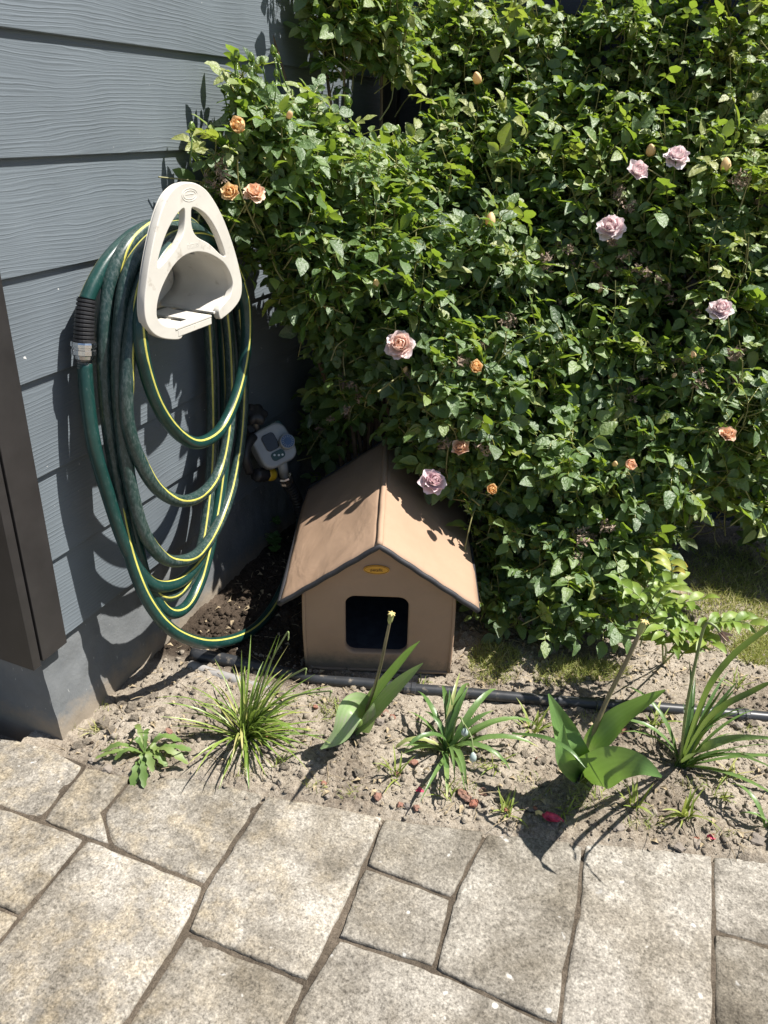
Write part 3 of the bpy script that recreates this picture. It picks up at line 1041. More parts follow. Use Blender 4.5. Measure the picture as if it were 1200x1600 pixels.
# deep side wall of the frame
mb = MB()
cp = catmull(op, 5)
vs = []; fs = []
cen = Vector((FX, .31, .87))
for p in cp:
    d = (Vector((0, p.y, p.z)) - Vector((0, cen.y, cen.z))).normalized()
    for (dx, k) in ((.004, -.001), (-.006, .0004), (-.006, -.0025), (.002, -.005)):
        vs.append(p + Vector((dx, 0, 0)) + d * k)
for i in range(len(cp) - 1):
    for k in range(4):
        fs.append((i * 4 + k, i * 4 + (k + 1) % 4, i * 4 + 4 + (k + 1) % 4, i * 4 + 4 + k))
mb.add(vs, fs); mb.build('frame_rim', MAT['beige'], hang, smooth=False)
# saddle tunnel the hose lies on
arch_px = [(339, 486), (348, 474), (357, 462), (361, 444), (357, 427), (348, 411), (333, 399), (317, 392), (299, 391), (281, 398), (265, 414), (251, 439), (242, 463), (239, 486), (240, 500)]
ap = catmull([Vector((0, *yz(*p))) for p in arch_px], 4)
mb = MB()
vs = []; fs = []
NXs = 6
for i, p in enumerate(ap):
    t = i / (len(ap) - 1)
    xb = .012 if t < .40 else .098      # cut-out at the top, next to the wall
    for side in (0, 1):
        d = (p - Vector((0, cen.y, .82))).normalized() * (.0036 * side)
        for k in range(NXs + 1):
            vs.append(Vector((FX - .003 + (xb - FX + .003) * k / NXs, p.y, p.z)) + d)
W_ = NXs + 1
for i in range(len(ap) - 1):
    for k in range(NXs):
        a = i * 2 * W_ + k; b_ = (i + 1) * 2 * W_ + k
        fs.append((a, a + 1, b_ + 1, b_)); fs.append((a + W_, b_ + W_, b_ + W_ + 1, a + W_ + 1))
    a = i * 2 * W_ + NXs; b_ = (i + 1) * 2 * W_ + NXs
    fs.append((a, a + W_, b_ + W_, b_))
mb.add(vs, fs); mb.build('saddle', MAT['beige'], hang, smooth=True)
# tray with slots
zt = yz(300, 507)[1] + .006
ya, yb = yz(246, 512)[0], yz(352, 478)[0]
for (u0, u1, x0_, x1_) in ((.0, .10, .05, FX - .004), (.20, .40, .055, FX - .014), (.49, .72, .055, FX - .014), (.82, 1.0, .02, FX - .002)):
    mb = MB(); mb.add(*aabb((x0_, ya + (yb - ya) * u0, zt - .003), (x1_, ya + (yb - ya) * u1, zt + .0015))); mb.build('tray_strip', MAT['beige'], hang, bevel=.001)
mb = MB(); mb.add(*aabb((FX - .0138, ya + (yb - ya) * .19, zt - .003), (FX + .008, ya + (yb - ya) * .72, zt + .0015))); mb.build('tray_front', MAT['beige'], hang, bevel=.001)
mb = MB(); mb.add(*aabb((FX + .002, ya + (yb - ya) * .222, zt - .016), (FX + .0075, ya + (yb - ya) * .718, zt - .0032))); mb.build('tray_lip', MAT['beige'], hang, bevel=.0012)
for (x0_, x1_) in ((.034, .046), (.078, .096)):
    mb = MB(); mb.add(*aabb((x0_, ya + .002, zt - .008), (x1_, yb - .002, zt - .0032))); mb.build('tray_crossbar', MAT['beige'], hang, bevel=.001)
# wall plate
mb = MB(); mb.add(*aabb((.001, .355, zt - .01), (.010, .435, zt + .12))); mb.build('wall_plate', MAT['beige'], hang, bevel=.003)
# embossed oval emblem and lettering
e0 = yz(291, 304)
EMx = Matrix(((0, 0, 1, FX + .0068), (1, 0, 0, e0[0]), (0, 1, 0, e0[1]), (0, 0, 0, 1)))
mb = MB()
for (w, h) in ((.046, .021), (.036, .014)):
    mb.add(*tube_vf([EMx @ Vector((x, y, 0)) for (x, y) in ell(w, h)] + [EMx @ Vector((w / 2, 0, 0))], .0006, 5, False))
mb.add(*tube_vf([EMx @ Vector((-.012, .001, 0)), EMx @ Vector((.012, .001, 0))], .0006, 5))
mb.build('emblem', MAT['beige'], hang, smooth=True)
t0 = yz(297, 382)
TM = Matrix(((0, 0, 1, FX + .0068), (1, 0, 0, t0[0]), (0, 1, 0, t0[1]), (0, 0, 0, 1)))
text_mesh('embossed_lettering', 'titans', .017, TM, MAT['beige'], hang, .0003)

# ------------------------------------------------------------------ garden hose
HR = .0128
hose = thing('garden_hose', 'coiled dark green garden hose with yellow stripe hanging on the siding', 'hose', (0.06, .3, .0))
STR = [
    dict(pts=[(330, 372, .05), (300, 352, .055), (270, 345, .055), (238, 353, .05), (204, 371, .047), (170, 405, .043), (147, 443, .042), (134, 472, .042)], sd=(-.7, -.5, .3), mat='hose', st=True),
    dict(pts=[(132, 566, .042), (137, 630, .05), (148, 700, .06), (168, 770, .07), (193, 845, .085), (218, 893, .10), (246, 916, .115), (282, 908, .115), (312, 875, .10), (335, 820, .08), (347, 750, .06), (352, 660, .05), (350, 560, .05), (345, 480, .05), (332, 410, .05), (330, 372, .05)], sd=(.2, .75, .5), sd2=(.62, -.72, .25), mat='hose', st=True),
    dict(pts=[(320, 430, .045), (312, 370, .06), (285, 345, .07), (250, 348, .065), (206, 376, .062), (176, 428, .06), (164, 500, .06), (163, 580, .06), (169, 660, .065), (181, 740, .07), (199, 830, .082), (222, 893, .095), (248, 930, .108), (280, 924, .108), (308, 880, .095), (324, 800, .07), (332, 700, .05), (331, 600, .042), (327, 520, .04), (320, 430, .045)], sd=(.3, .6, .6), sd2=(.62, -.72, .25), mat='hose_dirty', st=True),
    dict(pts=[(372, 480, .06), (348, 405, .07), (310, 362, .085), (266, 358, .09), (224, 388, .09), (198, 438, .088), (187, 510, .086), (185, 590, .086), (190, 670, .09), (202, 750, .10), (222, 825, .112), (248, 866, .122), (275, 877, .127), (308, 866, .122), (338, 825, .105), (360, 770, .088), (374, 700, .072), (380, 630, .062), (380, 560, .06), (372, 480, .06)], sd=(-.1, .55, .8), sd2=(.62, -.72, .25), mat='hose_dirty', st=True),
    dict(pts=[(352, 470, .066), (336, 405, .08), (306, 372, .10), (268, 374, .108), (236, 410, .11), (214, 470, .11), (203, 540, .11), (197, 610, .11), (200, 665, .11), (217, 717, .115), (245, 763, .122), (283, 783, .127), (318, 770, .122), (342, 738, .11), (355, 690, .10), (361, 620, .085), (359, 540, .072), (352, 470, .066)], sd=(.1, .3, .95), sd2=(.62, -.72, .25), mat='hose_dirty', st=True),
    dict(pts=[(374, 440, .112), (354, 398, .112), (318, 372, .115), (276, 378, .118), (243, 418, .122), (224, 470, .126), (219, 520, .13), (228, 580, .133), (250, 640, .136), (281, 680, .138), (312, 692, .138), (346, 669, .134), (371, 612, .128), (384, 545, .12), (384, 485, .115), (374, 440, .112)], sd=(.75, -.2, .65), mat='hose', st=True),
    dict(pts=[(330, 400, .05), (310, 360, .05), (280, 350, .05), (243, 362, .05), (205, 398, .05), (180, 450, .045), (172, 540, .042), (172, 640, .048), (178, 730, .062), (192, 820, .08), (211, 892, .10), (238, 950, .125), (275, 989, .15), (325, 1005, .165), (378, 994, .178), (415, 965, .185), (442, 920, .178), (458, 872, .15), (468, 830, .122), (470, 800, .105), (464, 780, .098)], sd=(.55, -.1, .8), mat='hose', st=True),
    dict(pts=[(338, 420, .06), (322, 378, .07), (296, 362, .078), (252, 378, .078), (214, 430, .077), (199, 500, .075), (195, 600, .075), (198, 700, .08), (205, 790, .085), (218, 870, .092), (236, 925, .103), (263, 957, .117), (291, 948, .12), (313, 908, .11), (329, 850, .10), (343, 780, .08), (352, 700, .062), (356, 600, .05), (350, 500, .05), (338, 420, .06)], sd=(.2, .5, .8), sd2=(.62, -.72, .25), mat='hose', st=True),
]
for s in STR:
    path = catmull([PX(*p) for p in s['pts']], 7)
    mb = MB(); mb.add(*tube_vf(path, HR, 14)); ho = mb.build('hose_loop', MAT[s['mat']], hose, smooth=True)
    mb = MB(); mb.add(*stripe_vf(path, HR, s['sd'], .16, d2=s.get('sd2'))); mb.build('stripe', MAT['stripe'], ho, smooth=True)
def ribbed_sleeve(path, parent, r0, r1, rings=11, name='ribbed_sleeve'):
    mb = MB()
    n = len(path)
    F = frames(path)
    prof = []
    steps = rings * 4
    L = []
    for i in range(steps + 1):
        t = i / steps
        k = t * (n - 1); a = int(min(k, n - 2)); w = k - a
        p = path[a].lerp(path[a + 1], w)
        r = r0 + (r1 - r0) * t - (.0024 if (i % 4) in (1,) else 0)
        L.append((p, r))
    mb.add(*tube_vf([p for p, r in L], [r for p, r in L], 18))
    return mb.build(name, MAT['rubber'], parent)
sp = catmull([PX(135, 466, .042), PX(132, 500, .042), PX(131, 534, .042)], 6)
ribbed_sleeve(sp, hose, .0155, .0175)
ax = (PX(132, 572, .042) - PX(131, 535, .042)).normalized()
CM = frame_mat(PX(131, 533, .042), ax)
cp_ = MB()
cp_.add(*lathe_vf(CM, [(.012, 0), (.0205, .001), (.0212, .004), (.0212, .009), (.0190, .010), (.0190, .0135), (.0205, .0145), (.0205, .022), (.0175, .024), (.016, .030), (.0105, .031)], 24, lambda a: 1 + .03 * math.cos(a * 12)))
cp_.build('coupling', MAT['chrome'], hose)
cp_ = MB(); cp_.add(*lathe_vf(frame_mat(PX(131, 533, .042) + ax * .031, ax), [(.0118, 0), (.0132, .002), (.0118, .004), (.0132, .006), (.0118, .008), (.0132, .010), (.0118, .012), (.0132, .014), (.012, .018)], 18)); cp_.build('nipple', MAT['dullmetal'], hose)
# lower end: chrome collar and ribbed sleeve at the timer
cend = PX(447, 752, .098)
sp2 = catmull([cend, PX(458, 768, .100), PX(466, 788, .102), PX(470, 808, .108)], 6)
ribbed_sleeve(sp2, hose, .0175, .0155, 13)
axd = (PX(444, 738, .096) - PX(450, 758, .098)).normalized()
mb = MB(); mb.add(*lathe_vf(frame_mat(cend + axd * -.004, axd), [(.012, 0), (.0195, .001), (.0202, .004), (.0190, .010), (.0202, .012), (.0202, .022), (.018, .026), (.012, .028)], 20, lambda a: 1 + .03 * math.cos(a * 10))); mb.build('coupling', MAT['chrome'], hose)

# ------------------------------------------------------------------ tap and water timer
tap_base = PX(398, 690, .02)
tap = thing('garden_tap', 'dark outdoor tap with lobed handle on the shaded wall', 'tap', (0.0, tap_base.y, tap_base.z))
mb = MB(); mb.add(*tube_vf([Vector((-.01, tap_base.y, tap_base.z)), Vector((.030, tap_base.y, tap_base.z)), Vector((.040, tap_base.y + .004, tap_base.z - .006)), PX(404, 688, .045)], .013, 12)); mb.build('body', MAT['dullmetal'], tap, smooth=True)
mb = MB(); mb.add(*lathe_vf(Matrix.Translation((0.0, tap_base.y, tap_base.z)) @ Matrix.Rotation(math.pi / 2, 4, 'Y'), [(.03, -.004), (.03, .004), (.022, .010), (.016, .012)], 20)); mb.build('flange', MAT['dullmetal'], tap)
kc = PX(399, 647, .060)
mb = MB(); mb.add(*tube_vf([Vector((.028, tap_base.y, tap_base.z)), kc], .009, 10)); mb.build('spindle', MAT['dullmetal'], tap, smooth=True)
mb = MB(); mb.add(*lathe_vf(frame_mat(kc - Vector((.45, -.3, .85)).normalized() * .014, (.45, -.3, .85)), [(.012, 0), (.026, .003), (.029, .010), (.028, .020), (.022, .026), (.010, .028)], 36, lambda a: 1 + .13 * math.cos(a * 6))); mb.build('handle', MAT['rubber'], tap, smooth=True)

TC = PX(427, 697, .088)
tn = Vector((.60, -.62, .50)).normalized()
td = Vector(RT * .50 - UP * .87); td = (td - tn * td.dot(tn)).normalized()
tr_ = td.cross(tn).normalized()
if tr_.dot(Vector(RT)) < 0: tr_ = -tr_
TMx = Matrix.Identity(4)
for i in range(3):
    TMx[i][0], TMx[i][1], TMx[i][2], TMx[i][3] = tr_[i], -td[i], tn[i], TC[i]
timer = thing('water_timer', 'grey tap timer with blue dial and dark screen on the tap', 'water timer', TC)
curve_fill('body', [rrect(0, 0, .086, .092, .022, 8)], .042, .006, TMx @ Matrix.Translation((0, 0, -.012)), MAT['timergrey'], timer)
curve_fill('top_cover', [rrect(.018, .040, .052, .022, .009, 6)], .030, .003, TMx @ Matrix.Translation((0, 0, -.008)), MAT['timergreen'], timer)
curve_fill('screen', [rrect(-.006, .012, .034, .042, .009, 6)], .001, .0012, TMx @ Matrix.Translation((0, 0, .0162)), MAT['lcd'], timer)
kp = curve_fill('keypad', [rrect(-.004, -.026, .034, .020, .008, 6)], .001, .0012, TMx @ Matrix.Translation((0, 0, .0162)), MAT['timergreen'], timer)
for (x, y) in ((-.013, -.022), (-.003, -.027), (.006, -.030)):
    curve_fill('button', [ell(.005, .005, 12)], .001, .0003, TMx @ Matrix.Translation((x, y, .0182)), MAT['white'], kp)
dl = MB(); dl.add(*lathe_vf(TMx @ Matrix.Translation((.030, -.006, .010)), [(.0195, 0), (.0200, .014), (.0190, .024), (.0175, .025)], 32, lambda a: 1 + .02 * math.cos(a * 16)))
dlo = dl.build('dial', MAT['timergrey'], timer)
dl = MB(); dl.add(*lathe_vf(TMx @ Matrix.Translation((.030, -.006, .0352)), [(.0168, 0), (.0165, .0010)], 28)); dlf = dl.build('dial_face', MAT['dialblue'], dlo)
mb = MB()
for k in range(16):
    a = 2 * math.pi * k / 16
    mm = TMx @ Matrix.Translation((.030, -.006, .0363)) @ Matrix.Rotation(a, 4, 'Z') @ Matrix.Translation((.0125, 0, 0))
    mb.add(*box_vf(mm, .005, .0011, .0004))
mb.build('dial_marks', MAT['timergrey'], dlo)
mb = MB(); mb.add(*lathe_vf(TMx @ Matrix.Translation((-.028, .050, -.014)) @ Matrix.Rotation(math.pi / 2, 4, 'X') @ Matrix.Translation((0, 0, -.028)), [(.019, 0), (.021, .004), (.021, .022), (.017, .028)], 18, lambda a: 1 + .04 * math.cos(a * 9))); mb.build('inlet_nut', MAT['rubber'], timer)
mb = MB(); mb.add(*tube_vf([TMx @ Vector((.004, -.046, -.014)), cend + axd * .022], .0135, 12)); mb.build('outlet', MAT['timergrey'], timer, smooth=True)
# yellow quick connector with its short black hose behind
yc0 = PX(426, 741, .080); yc1 = PX(410, 742, .072)
qc = thing('hose_connector', 'yellow and black quick connector beside the timer outlet', 'hose connector', yc1)
axq = (yc1 - yc0).normalized()
mb = MB(); mb.add(*lathe_vf(frame_mat(yc0, axq), [(.012, 0), (.0165, .001), (.0175, .008), (.0165, .020), (.0175, .026), (.013, .028)], 18)); mb.build('collar', MAT['yellow'], qc, smooth=True)
mb = MB(); mb.add(*lathe_vf(frame_mat(yc0 + axq * .027, axq), [(.015, 0), (.0185, .004), (.0165, .012), (.0185, .02), (.0165, .028), (.0185, .036), (.014, .044)], 16, lambda a: 1 + .05 * math.cos(a * 8))); mb.build('grip', MAT['rubber'], qc, smooth=True)
mb = MB(); mb.add(*tube_vf(catmull([PX(390, 738, .06), PX(383, 715, .055), PX(387, 695, .05), PX(396, 682, .05)], 6), .012, 10)); mb.build('hose_tail', MAT['rubber'], qc, smooth=True)

# ------------------------------------------------------------------ irrigation pipe
pz = lambda px, py, z=.012: PZ(px, py, z)
pp = [pz(300, 1022), pz(345, 1030), pz(392, 1040), pz(440, 1050), pz(500, 1062), pz(570, 1068), pz(640, 1076), pz(730, 1083), pz(820, 1091), pz(910, 1098), pz(1000, 1104), pz(1100, 1112), pz(1200, 1121), pz(1400, 1140), pz(1700, 1165)]
pipe = thing('irrigation_pipe', 'long black plastic watering pipe lying across the soil bed', 'pipe', pp[6])
ppath = catmull(pp, 6)
mb = MB(); mb.add(*tube_vf(ppath, lambda t: .0155 - .003 * sstep(.05, .25, t), 14)); mb.build('pipe', MAT['pipe'], pipe, smooth=True)
for (px_, py_) in ((946, 1100), (640, 1076), (1165, 1117)):
    c_ = pz(px_, py_); i = min(range(len(ppath)), key=lambda k: (ppath[k] - c_).length)
    d = (ppath[i + 1] - ppath[i - 1]).normalized()
    mb = MB(); mb.add(*lathe_vf(frame_mat(ppath[i] - d * .014, d), [(.0135, 0), (.0152, .002), (.0152, .010), (.0138, .012), (.0138, .016), (.0152, .018), (.0152, .026), (.0135, .028)], 16)); mb.build('joint_ring', MAT['pipe'], pipe)
gp = thing('conduit', 'short pale grey half-buried conduit under the black pipe', 'conduit', pz(330, 1050, 0))
mb = MB(); mb.add(*tube_vf(catmull([pz(297, 1040, .004), pz(330, 1052, .004), pz(370, 1064, .003), pz(420, 1080, -.002)], 5), .0125, 12)); mb.build('pipe', MAT['greypipe'], gp, smooth=True)
# ------------------------------------------------------------------ rose bush
def leaflet_np(L, Wd, curl, fold, rows=6, serr=.035, rr=None):
    """leaflet along +X, normal +Z; returns verts (rows+1)*3, quads"""
    v = []
    ph = rr.uniform(0, 6)
    for i in range(rows + 1):
        t = i / rows
        w = Wd * .5 * max(.02, math.sin(math.pi * t ** .78) ** .8)
        if i % 2 and 0 < i < rows: w *= 1 + serr
        elif 0 < i < rows: w *= 1 - serr * .6
        x = L * (t - .03 * math.sin(t * 3))
        z = -curl * L * t * t + .02 * L * math.sin(ph + 5 * t)
        rip = .10 * w * math.sin(ph + t * 9)
        for s in (-1, 0, 1):
            v.append((x + (.03 * L if s and i % 2 else 0), s * w, z + abs(s) * (fold * w + rip * s)))
    q = []
    for i in range(rows):
        for c in range(2):
            a = i * 3 + c
            q.append((a, a + 1, a + 4, a + 3))
    return np.array(v), np.array(q)
def compound_np(seed, nl, L, rows=6, petiole=True):
    rr = random.Random(seed)
    VV = []; QQ = []; TT = []
    b = 0
    tl = L * 2.15
    def put(v, q, M, t):
        nonlocal b
        vh = np.c_[v, np.ones(len(v))] @ np.array(M).T
        VV.append(vh[:, :3]); QQ.append(q + b); TT.append(np.full(len(v), t)); b += len(v)
    base_t = rr.uniform(-.08, .08)
    def rach(s): return Vector((s * tl * .62, 0, -.10 * tl * s * s))
    # rachis as a thin three sided strip
    pv = []; pq = []
    for i in range(4):
        p = rach(i / 3 * 1.0)
        for k in range(3):
            a = 2 * math.pi * k / 3
            pv.append((p.x, p.y + .0011 * math.cos(a), p.z + .0011 * math.sin(a)))
    for i in range(3):
        for k in range(3):
            pq.append((i * 3 + k, i * 3 + (k + 1) % 3, i * 3 + 3 + (k + 1) % 3, i * 3 + 3 + k))
    put(np.array(pv), np.array(pq), Matrix.Identity(4), .9)
    pairs = (nl - 1) // 2
    for k in range(pairs):
        s = .38 + .42 * k / max(1, pairs - 1) if pairs > 1 else .6
        for sg in (-1, 1):
            l = L * rr.uniform(.72, .95) * (.8 + .15 * k)
            v, q = leaflet_np(l, l * rr.uniform(.56, .68), rr.uniform(.05, .35), rr.uniform(.15, .55), rows, rr=rr)
            M = Matrix.Translation(rach(s)) @ Matrix.Rotation(sg * rr.uniform(.95, 1.35), 4, 'Z') @ Matrix.Rotation(sg * rr.uniform(-.5, .3), 4, 'X') @ Matrix.Rotation(rr.uniform(-.15, .35), 4, 'Y')
            put(v, q, M, base_t + rr.uniform(-.08, .08))
    l = L * rr.uniform(.95, 1.1)
    v, q = leaflet_np(l, l * rr.uniform(.58, .7), rr.uniform(.05, .4), rr.uniform(.15, .5), rows, rr=rr)
    put(v, q, Matrix.Translation(rach(1.0)) @ Matrix.Rotation(rr.uniform(-.2, .2), 4, 'Z') @ Matrix.Rotation(rr.uniform(0, .3), 4, 'Y'), base_t + rr.uniform(-.05, .08))
    return np.concatenate(VV), np.concatenate(QQ), np.concatenate(TT)

LEAF_L = .041
TPL = [compound_np(50 + k, (5, 5, 7, 5, 3, 5, 5, 3)[k], LEAF_L) for k in range(8)]

BL = [  # px, py, Y, radius px
    (338, 240, .53, 48), (372, 285, .55, 56), (430, 225, .63, 64), (395, 150, .64, 40), (452, 320, .66, 70), (505, 395, .72, 72), (425, 355, .64, 40), (490, 180, .78, 40), (530, 270, .78, 60),
    (525, 470, .78, 66), (575, 545, .82, 62), (535, 610, .95, 50), (500, 660, 1.02, 40),
    (590, 310, .90, 66), (610, 410, .86, 86), (650, 500, .82, 78), (690, 590, .77, 74), (650, 655, .80, 45), (690, 712, .745, 46), (735, 640, .765, 74), (745, 730, .75, 56),
    (560, 30, 1.08, 56), (605, 60, 1.15, 44), (520, 20, 1.0, 34), (530, 70, 1.02, 26), (600, 10, 1.1, 46), (640, 250, 1.05, 45),
    (690, 50, 1.40, 74), (715, 200, 1.22, 58), (800, 80, 1.42, 90), (940, 80, 1.42, 100), (1090, 70, 1.42, 105), (1210, 120, 1.40, 95), (870, 180, 1.32, 80), (1010, 190, 1.32, 80), (1140, 200, 1.32, 80), (800, 270, 1.20, 95), (930, 290, 1.20, 100), (1070, 300, 1.20, 100), (1195, 310, 1.22, 95),
    (750, 400, .98, 84), (850, 410, 1.13, 86), (960, 430, 1.12, 92), (1090, 450, 1.13, 96), (1195, 470, 1.15, 88), (790, 550, .86, 80), (890, 570, .97, 88), (1010, 590, .99, 94), (1125, 620, 1.02, 86), (1205, 630, 1.08, 70),
    (790, 700, .83, 78), (880, 720, .82, 84), (990, 720, .87, 76), (1050, 750, .86, 45), (1120, 730, .98, 45), (1195, 745, 1.02, 52), (1075, 790, 1.22, 40), (1140, 790, 1.32, 45), (1200, 800, 1.32, 45), (1010, 800, 1.15, 50), (940, 780, 1.1, 60), (775, 830, .76, 58), (850, 840, .745, 66), (925, 850, .77, 58), (790, 915, .69, 50), (865, 935, .675, 52), (935, 940, .70, 46), (1000, 905, .74, 36), (985, 850, .80, 40), (760, 955, .69, 28),
    (1300, 180, 1.42, 80), (1290, 420, 1.2, 70), (500, -40, 1.0, 40), (440, -60, .92, 34), (390, -50, .86, 26),
]
BLOB = []
for (px, py, Y, r) in BL:
    c_ = PY(px, py, Y)
    BLOB.append((c_, r * depth(c_) / FPX))
BC = np.array([tuple(c_) for c_, r in BLOB]); BR = np.array([r for c_, r in BLOB])

rb = random.Random(21)
bush = thing('rose_bush', 'large leafy rose bush with pink and peach blooms against the wall', 'rose bush', (.85, .98, 0.0))
leafM = []      # (matrix 4x4 np, template index, tint)
twigs = []      # (path, radius)
def norm_rand(r):
    while True:
        v = Vector((r.uniform(-1, 1), r.uniform(-1, 1), r.uniform(-1, 1)))
        if .1 < v.length < 1: return v.normalized()
def add_leaf(p, d, n, sc, tint):
    d = d.normalized()
    n = n - d * n.dot(d)
    if n.length < 1e-4: n = d.orthogonal()
    n.normalize()
    y = n.cross(d)
    M = np.eye(4)
    M[:3, 0] = np.array(d) * sc; M[:3, 1] = np.array(y) * sc; M[:3, 2] = np.array(n) * sc; M[:3, 3] = p
    leafM.append((M, rb.randrange(len(TPL)), tint))
def ok_point(p):
    if p.x < .018 or p.y > YC - .03 or p.z < .03: return False
    if in_house(p, .02): return False
    return True
GAP = [(628, 172, 36), (575, 128, 26), (1120, 835, 40)]      # openings where the wall or ground shows through
def in_gap(p):
    v = np.array(p) - CAM; w = v @ FW
    x = 600 + FPX * (v @ RT) / w; y = 800 - FPX * (v @ UP) / w
    return any((x - a) ** 2 + (y - b) ** 2 < r * r for a, b, r in GAP)
def shoot(tip, d, length, nleaf, sc, tint, young=False):
    side = d.orthogonal().normalized()
    base = tip - d * length
    bend = norm_rand(rb) * length * .15
    path = [base, base.lerp(tip, .5) + bend, tip]
    path = catmull(path, 3)
    twigs.append((path, .0016 if young else .0021))
    a0 = rb.uniform(0, 6.28)
    n = len(path)
    for k in range(nleaf):
        t = .25 + .75 * (k + rb.uniform(0, .6)) / nleaf
        q = t * (n - 1); i = min(int(q), n - 2)
        p = path[i].lerp(path[i + 1], min(1, q - i))
        an = a0 + k * 2.4
        out = (side * math.cos(an) + d.cross(side) * math.sin(an))
        sp = rb.uniform(.8, 1.25) if t < .92 else rb.uniform(.3, .7)
        ld = (d * math.cos(sp) + out * math.sin(sp) + Vector((0, 0, -.18))).normalized()
        nn = (SUN * .75 + Vector((0, -.25, .1)) + d * .35 + norm_rand(rb) * .55)
        end = p + ld * LEAF_L * 2.2 * sc
        if not ok_point(p) or not ok_point(end): continue
        if in_gap(p) or in_gap(p.lerp(end, .6)): continue
        add_leaf(p, ld, nn, sc * rb.uniform(.78, 1.15), 1. if rb.random() < .018 else min(1, max(0, tint + rb.uniform(-.12, .14) + (.12 if t > .85 else 0))))
CAMV = Vector(CAM)
for bi, (c_, r) in enumerate(BLOB):
    n = max(5, int((46 if BL[bi][0] < 680 else 32) * r * r / .01))
    for _ in range(n):
        d = norm_rand(rb)
        if d.dot((CAMV - c_).normalized()) < -.45 and rb.random() < .8: continue
        p = c_ + d * r * rb.uniform(.70, 1.14)
        dist = np.linalg.norm(BC - np.array(p), axis=1) / BR
        dist[bi] = 9
        if dist.min() < .66: continue
        if not ok_point(p): continue
        sd_ = (d * .5 + Vector((0, 0, 1)) * rb.uniform(.15, .75) + norm_rand(rb) * .45).normalized()
        high = sstep(.75, 1.35, p.z)
        young = rb.random() < (.10 + .35 * high)
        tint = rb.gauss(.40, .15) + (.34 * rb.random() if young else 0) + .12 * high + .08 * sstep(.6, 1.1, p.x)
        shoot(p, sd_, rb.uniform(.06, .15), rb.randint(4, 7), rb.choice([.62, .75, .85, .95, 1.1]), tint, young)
    # darker inner leaves, so that the crown is not hollow
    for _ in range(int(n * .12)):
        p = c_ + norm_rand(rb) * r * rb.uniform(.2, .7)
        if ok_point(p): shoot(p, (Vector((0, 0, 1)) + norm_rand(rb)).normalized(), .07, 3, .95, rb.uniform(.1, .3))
# tall young shoots at the top right and at the left lobe
for (px, py, Y) in [(1040, 60, 1.28), (1075, 30, 1.3), (1110, 90, 1.26), (1010, 120, 1.24), (1150, 150, 1.2), (960, 150, 1.2), (1100, 200, 1.14), (870, 130, 1.24), (1170, 370, .94), (1150, 430, .9), (705, 260, 1.0), (690, 230, 1.02), (745, 180, 1.08), (1090, 150, 1.2), (1190, 60, 1.28), (1140, 40, 1.3), (1000, 30, 1.3), (1180, 220, 1.02)] + [(rb.uniform(640, 1190), rb.uniform(10, 560), 0) for _ in range(46)] + [(rb.uniform(380, 600), rb.uniform(180, 420), 0) for _ in range(12)]:
    if Y == 0: Y = float(np.interp(py, [0, 300, 600], [1.30, 1.06, .80])) if px > 620 else .62 + (px - 380) * .0006
    shoot(PY(px, py, Y), Vector((rb.uniform(-.2, .2), rb.uniform(-.25, 0), 1)).normalized(), .14, 7, .62, rb.uniform(.55, .85), True)
# specific sprays over the roof and low in front
for (px, py, Y, dx, dz) in [(625, 690, .80, -.9, .1), (600, 705, .78, -1, -.1), (660, 725, .72, -.5, .1), (690, 735, .70, -.2, .2), (715, 690, .72, .2, .5), (760, 690, .75, .1, .5), (840, 690, .74, -.3, .4), (870, 740, .72, .2, .3), (815, 760, .72, -.6, .2), (900, 660, .80, .4, .5), (1000, 800, .76, .4, .1), (1040, 790, .78, .7, .1), (960, 870, .68, .3, .2), (890, 900, .62, -.1, .3), (760, 930, .66, -.5, .3), (830, 900, .63, 0, .5), (900, 970, .62, .2, .4), (850, 970, .62, -.2, .4), (800, 970, .63, 0, .5), (950, 960, .65, .3, .4)]:
    shoot(PY(px, py, Y), Vector((dx, -.5, dz)).normalized(), .09, 6, .95, .42)

FLW = [(398, 302, 36, 'pet_peach', .9), (625, 540, 46, 'pet_pink', 1.0), (677, 752, 42, 'pet_mauve', 1.0), (955, 356, 46, 'pet_pale', 1.0), (1057, 246, 42, 'pet_pale', .9), (1126, 484, 40, 'pet_pale', .9),
       (995, 268, 30, 'pet_pale', .6), (1137, 680, 26, 'pet_peach', .6), (720, 700, 25, 'pet_peach', .7), (360, 302, 26, 'pet_orange', .7), (375, 201, 25, 'pet_orange', .4), (741, 575, 20, 'pet_orange', .4), (768, 765, 16, 'pet_orange', .4), (982, 727, 17, 'pet_peach', .4)]
LC = np.array([M[:3, 3] + M[:3, 0] * LEAF_L * 1.2 for M, _, _ in leafM])
LD = (LC - CAM) @ FW
LPX = 600 + FPX * ((LC - CAM) @ RT) / LD
LPY = 800 - FPX * ((LC - CAM) @ UP) / LD
drop = set()
FPOS = []
for (px, py, w, mt, op) in FLW:
    near = np.hypot(LPX - px, LPY - py)
    dd = LD[near < w * .5 + 22]
    d0 = float(np.percentile(dd, 6)) - .030 if len(dd) else 1.6
    drop |= set(np.nonzero((near < w * .5 + 20) & (LD < d0 + .03))[0].tolist())
    fp_ = CAM + ray(px, py) * d0
    FPOS.append(Vector(fp_))
    if py < 690 or px > 740:
        rel = LC - fp_; tt_ = rel @ np.array(SUN)
        off = np.linalg.norm(rel - tt_[:, None] * np.array(SUN), axis=1)
        drop |= set(np.nonzero((tt_ > 0) & (off < .045))[0].tolist())
leafM = [l for i, l in enumerate(leafM) if i not in drop]
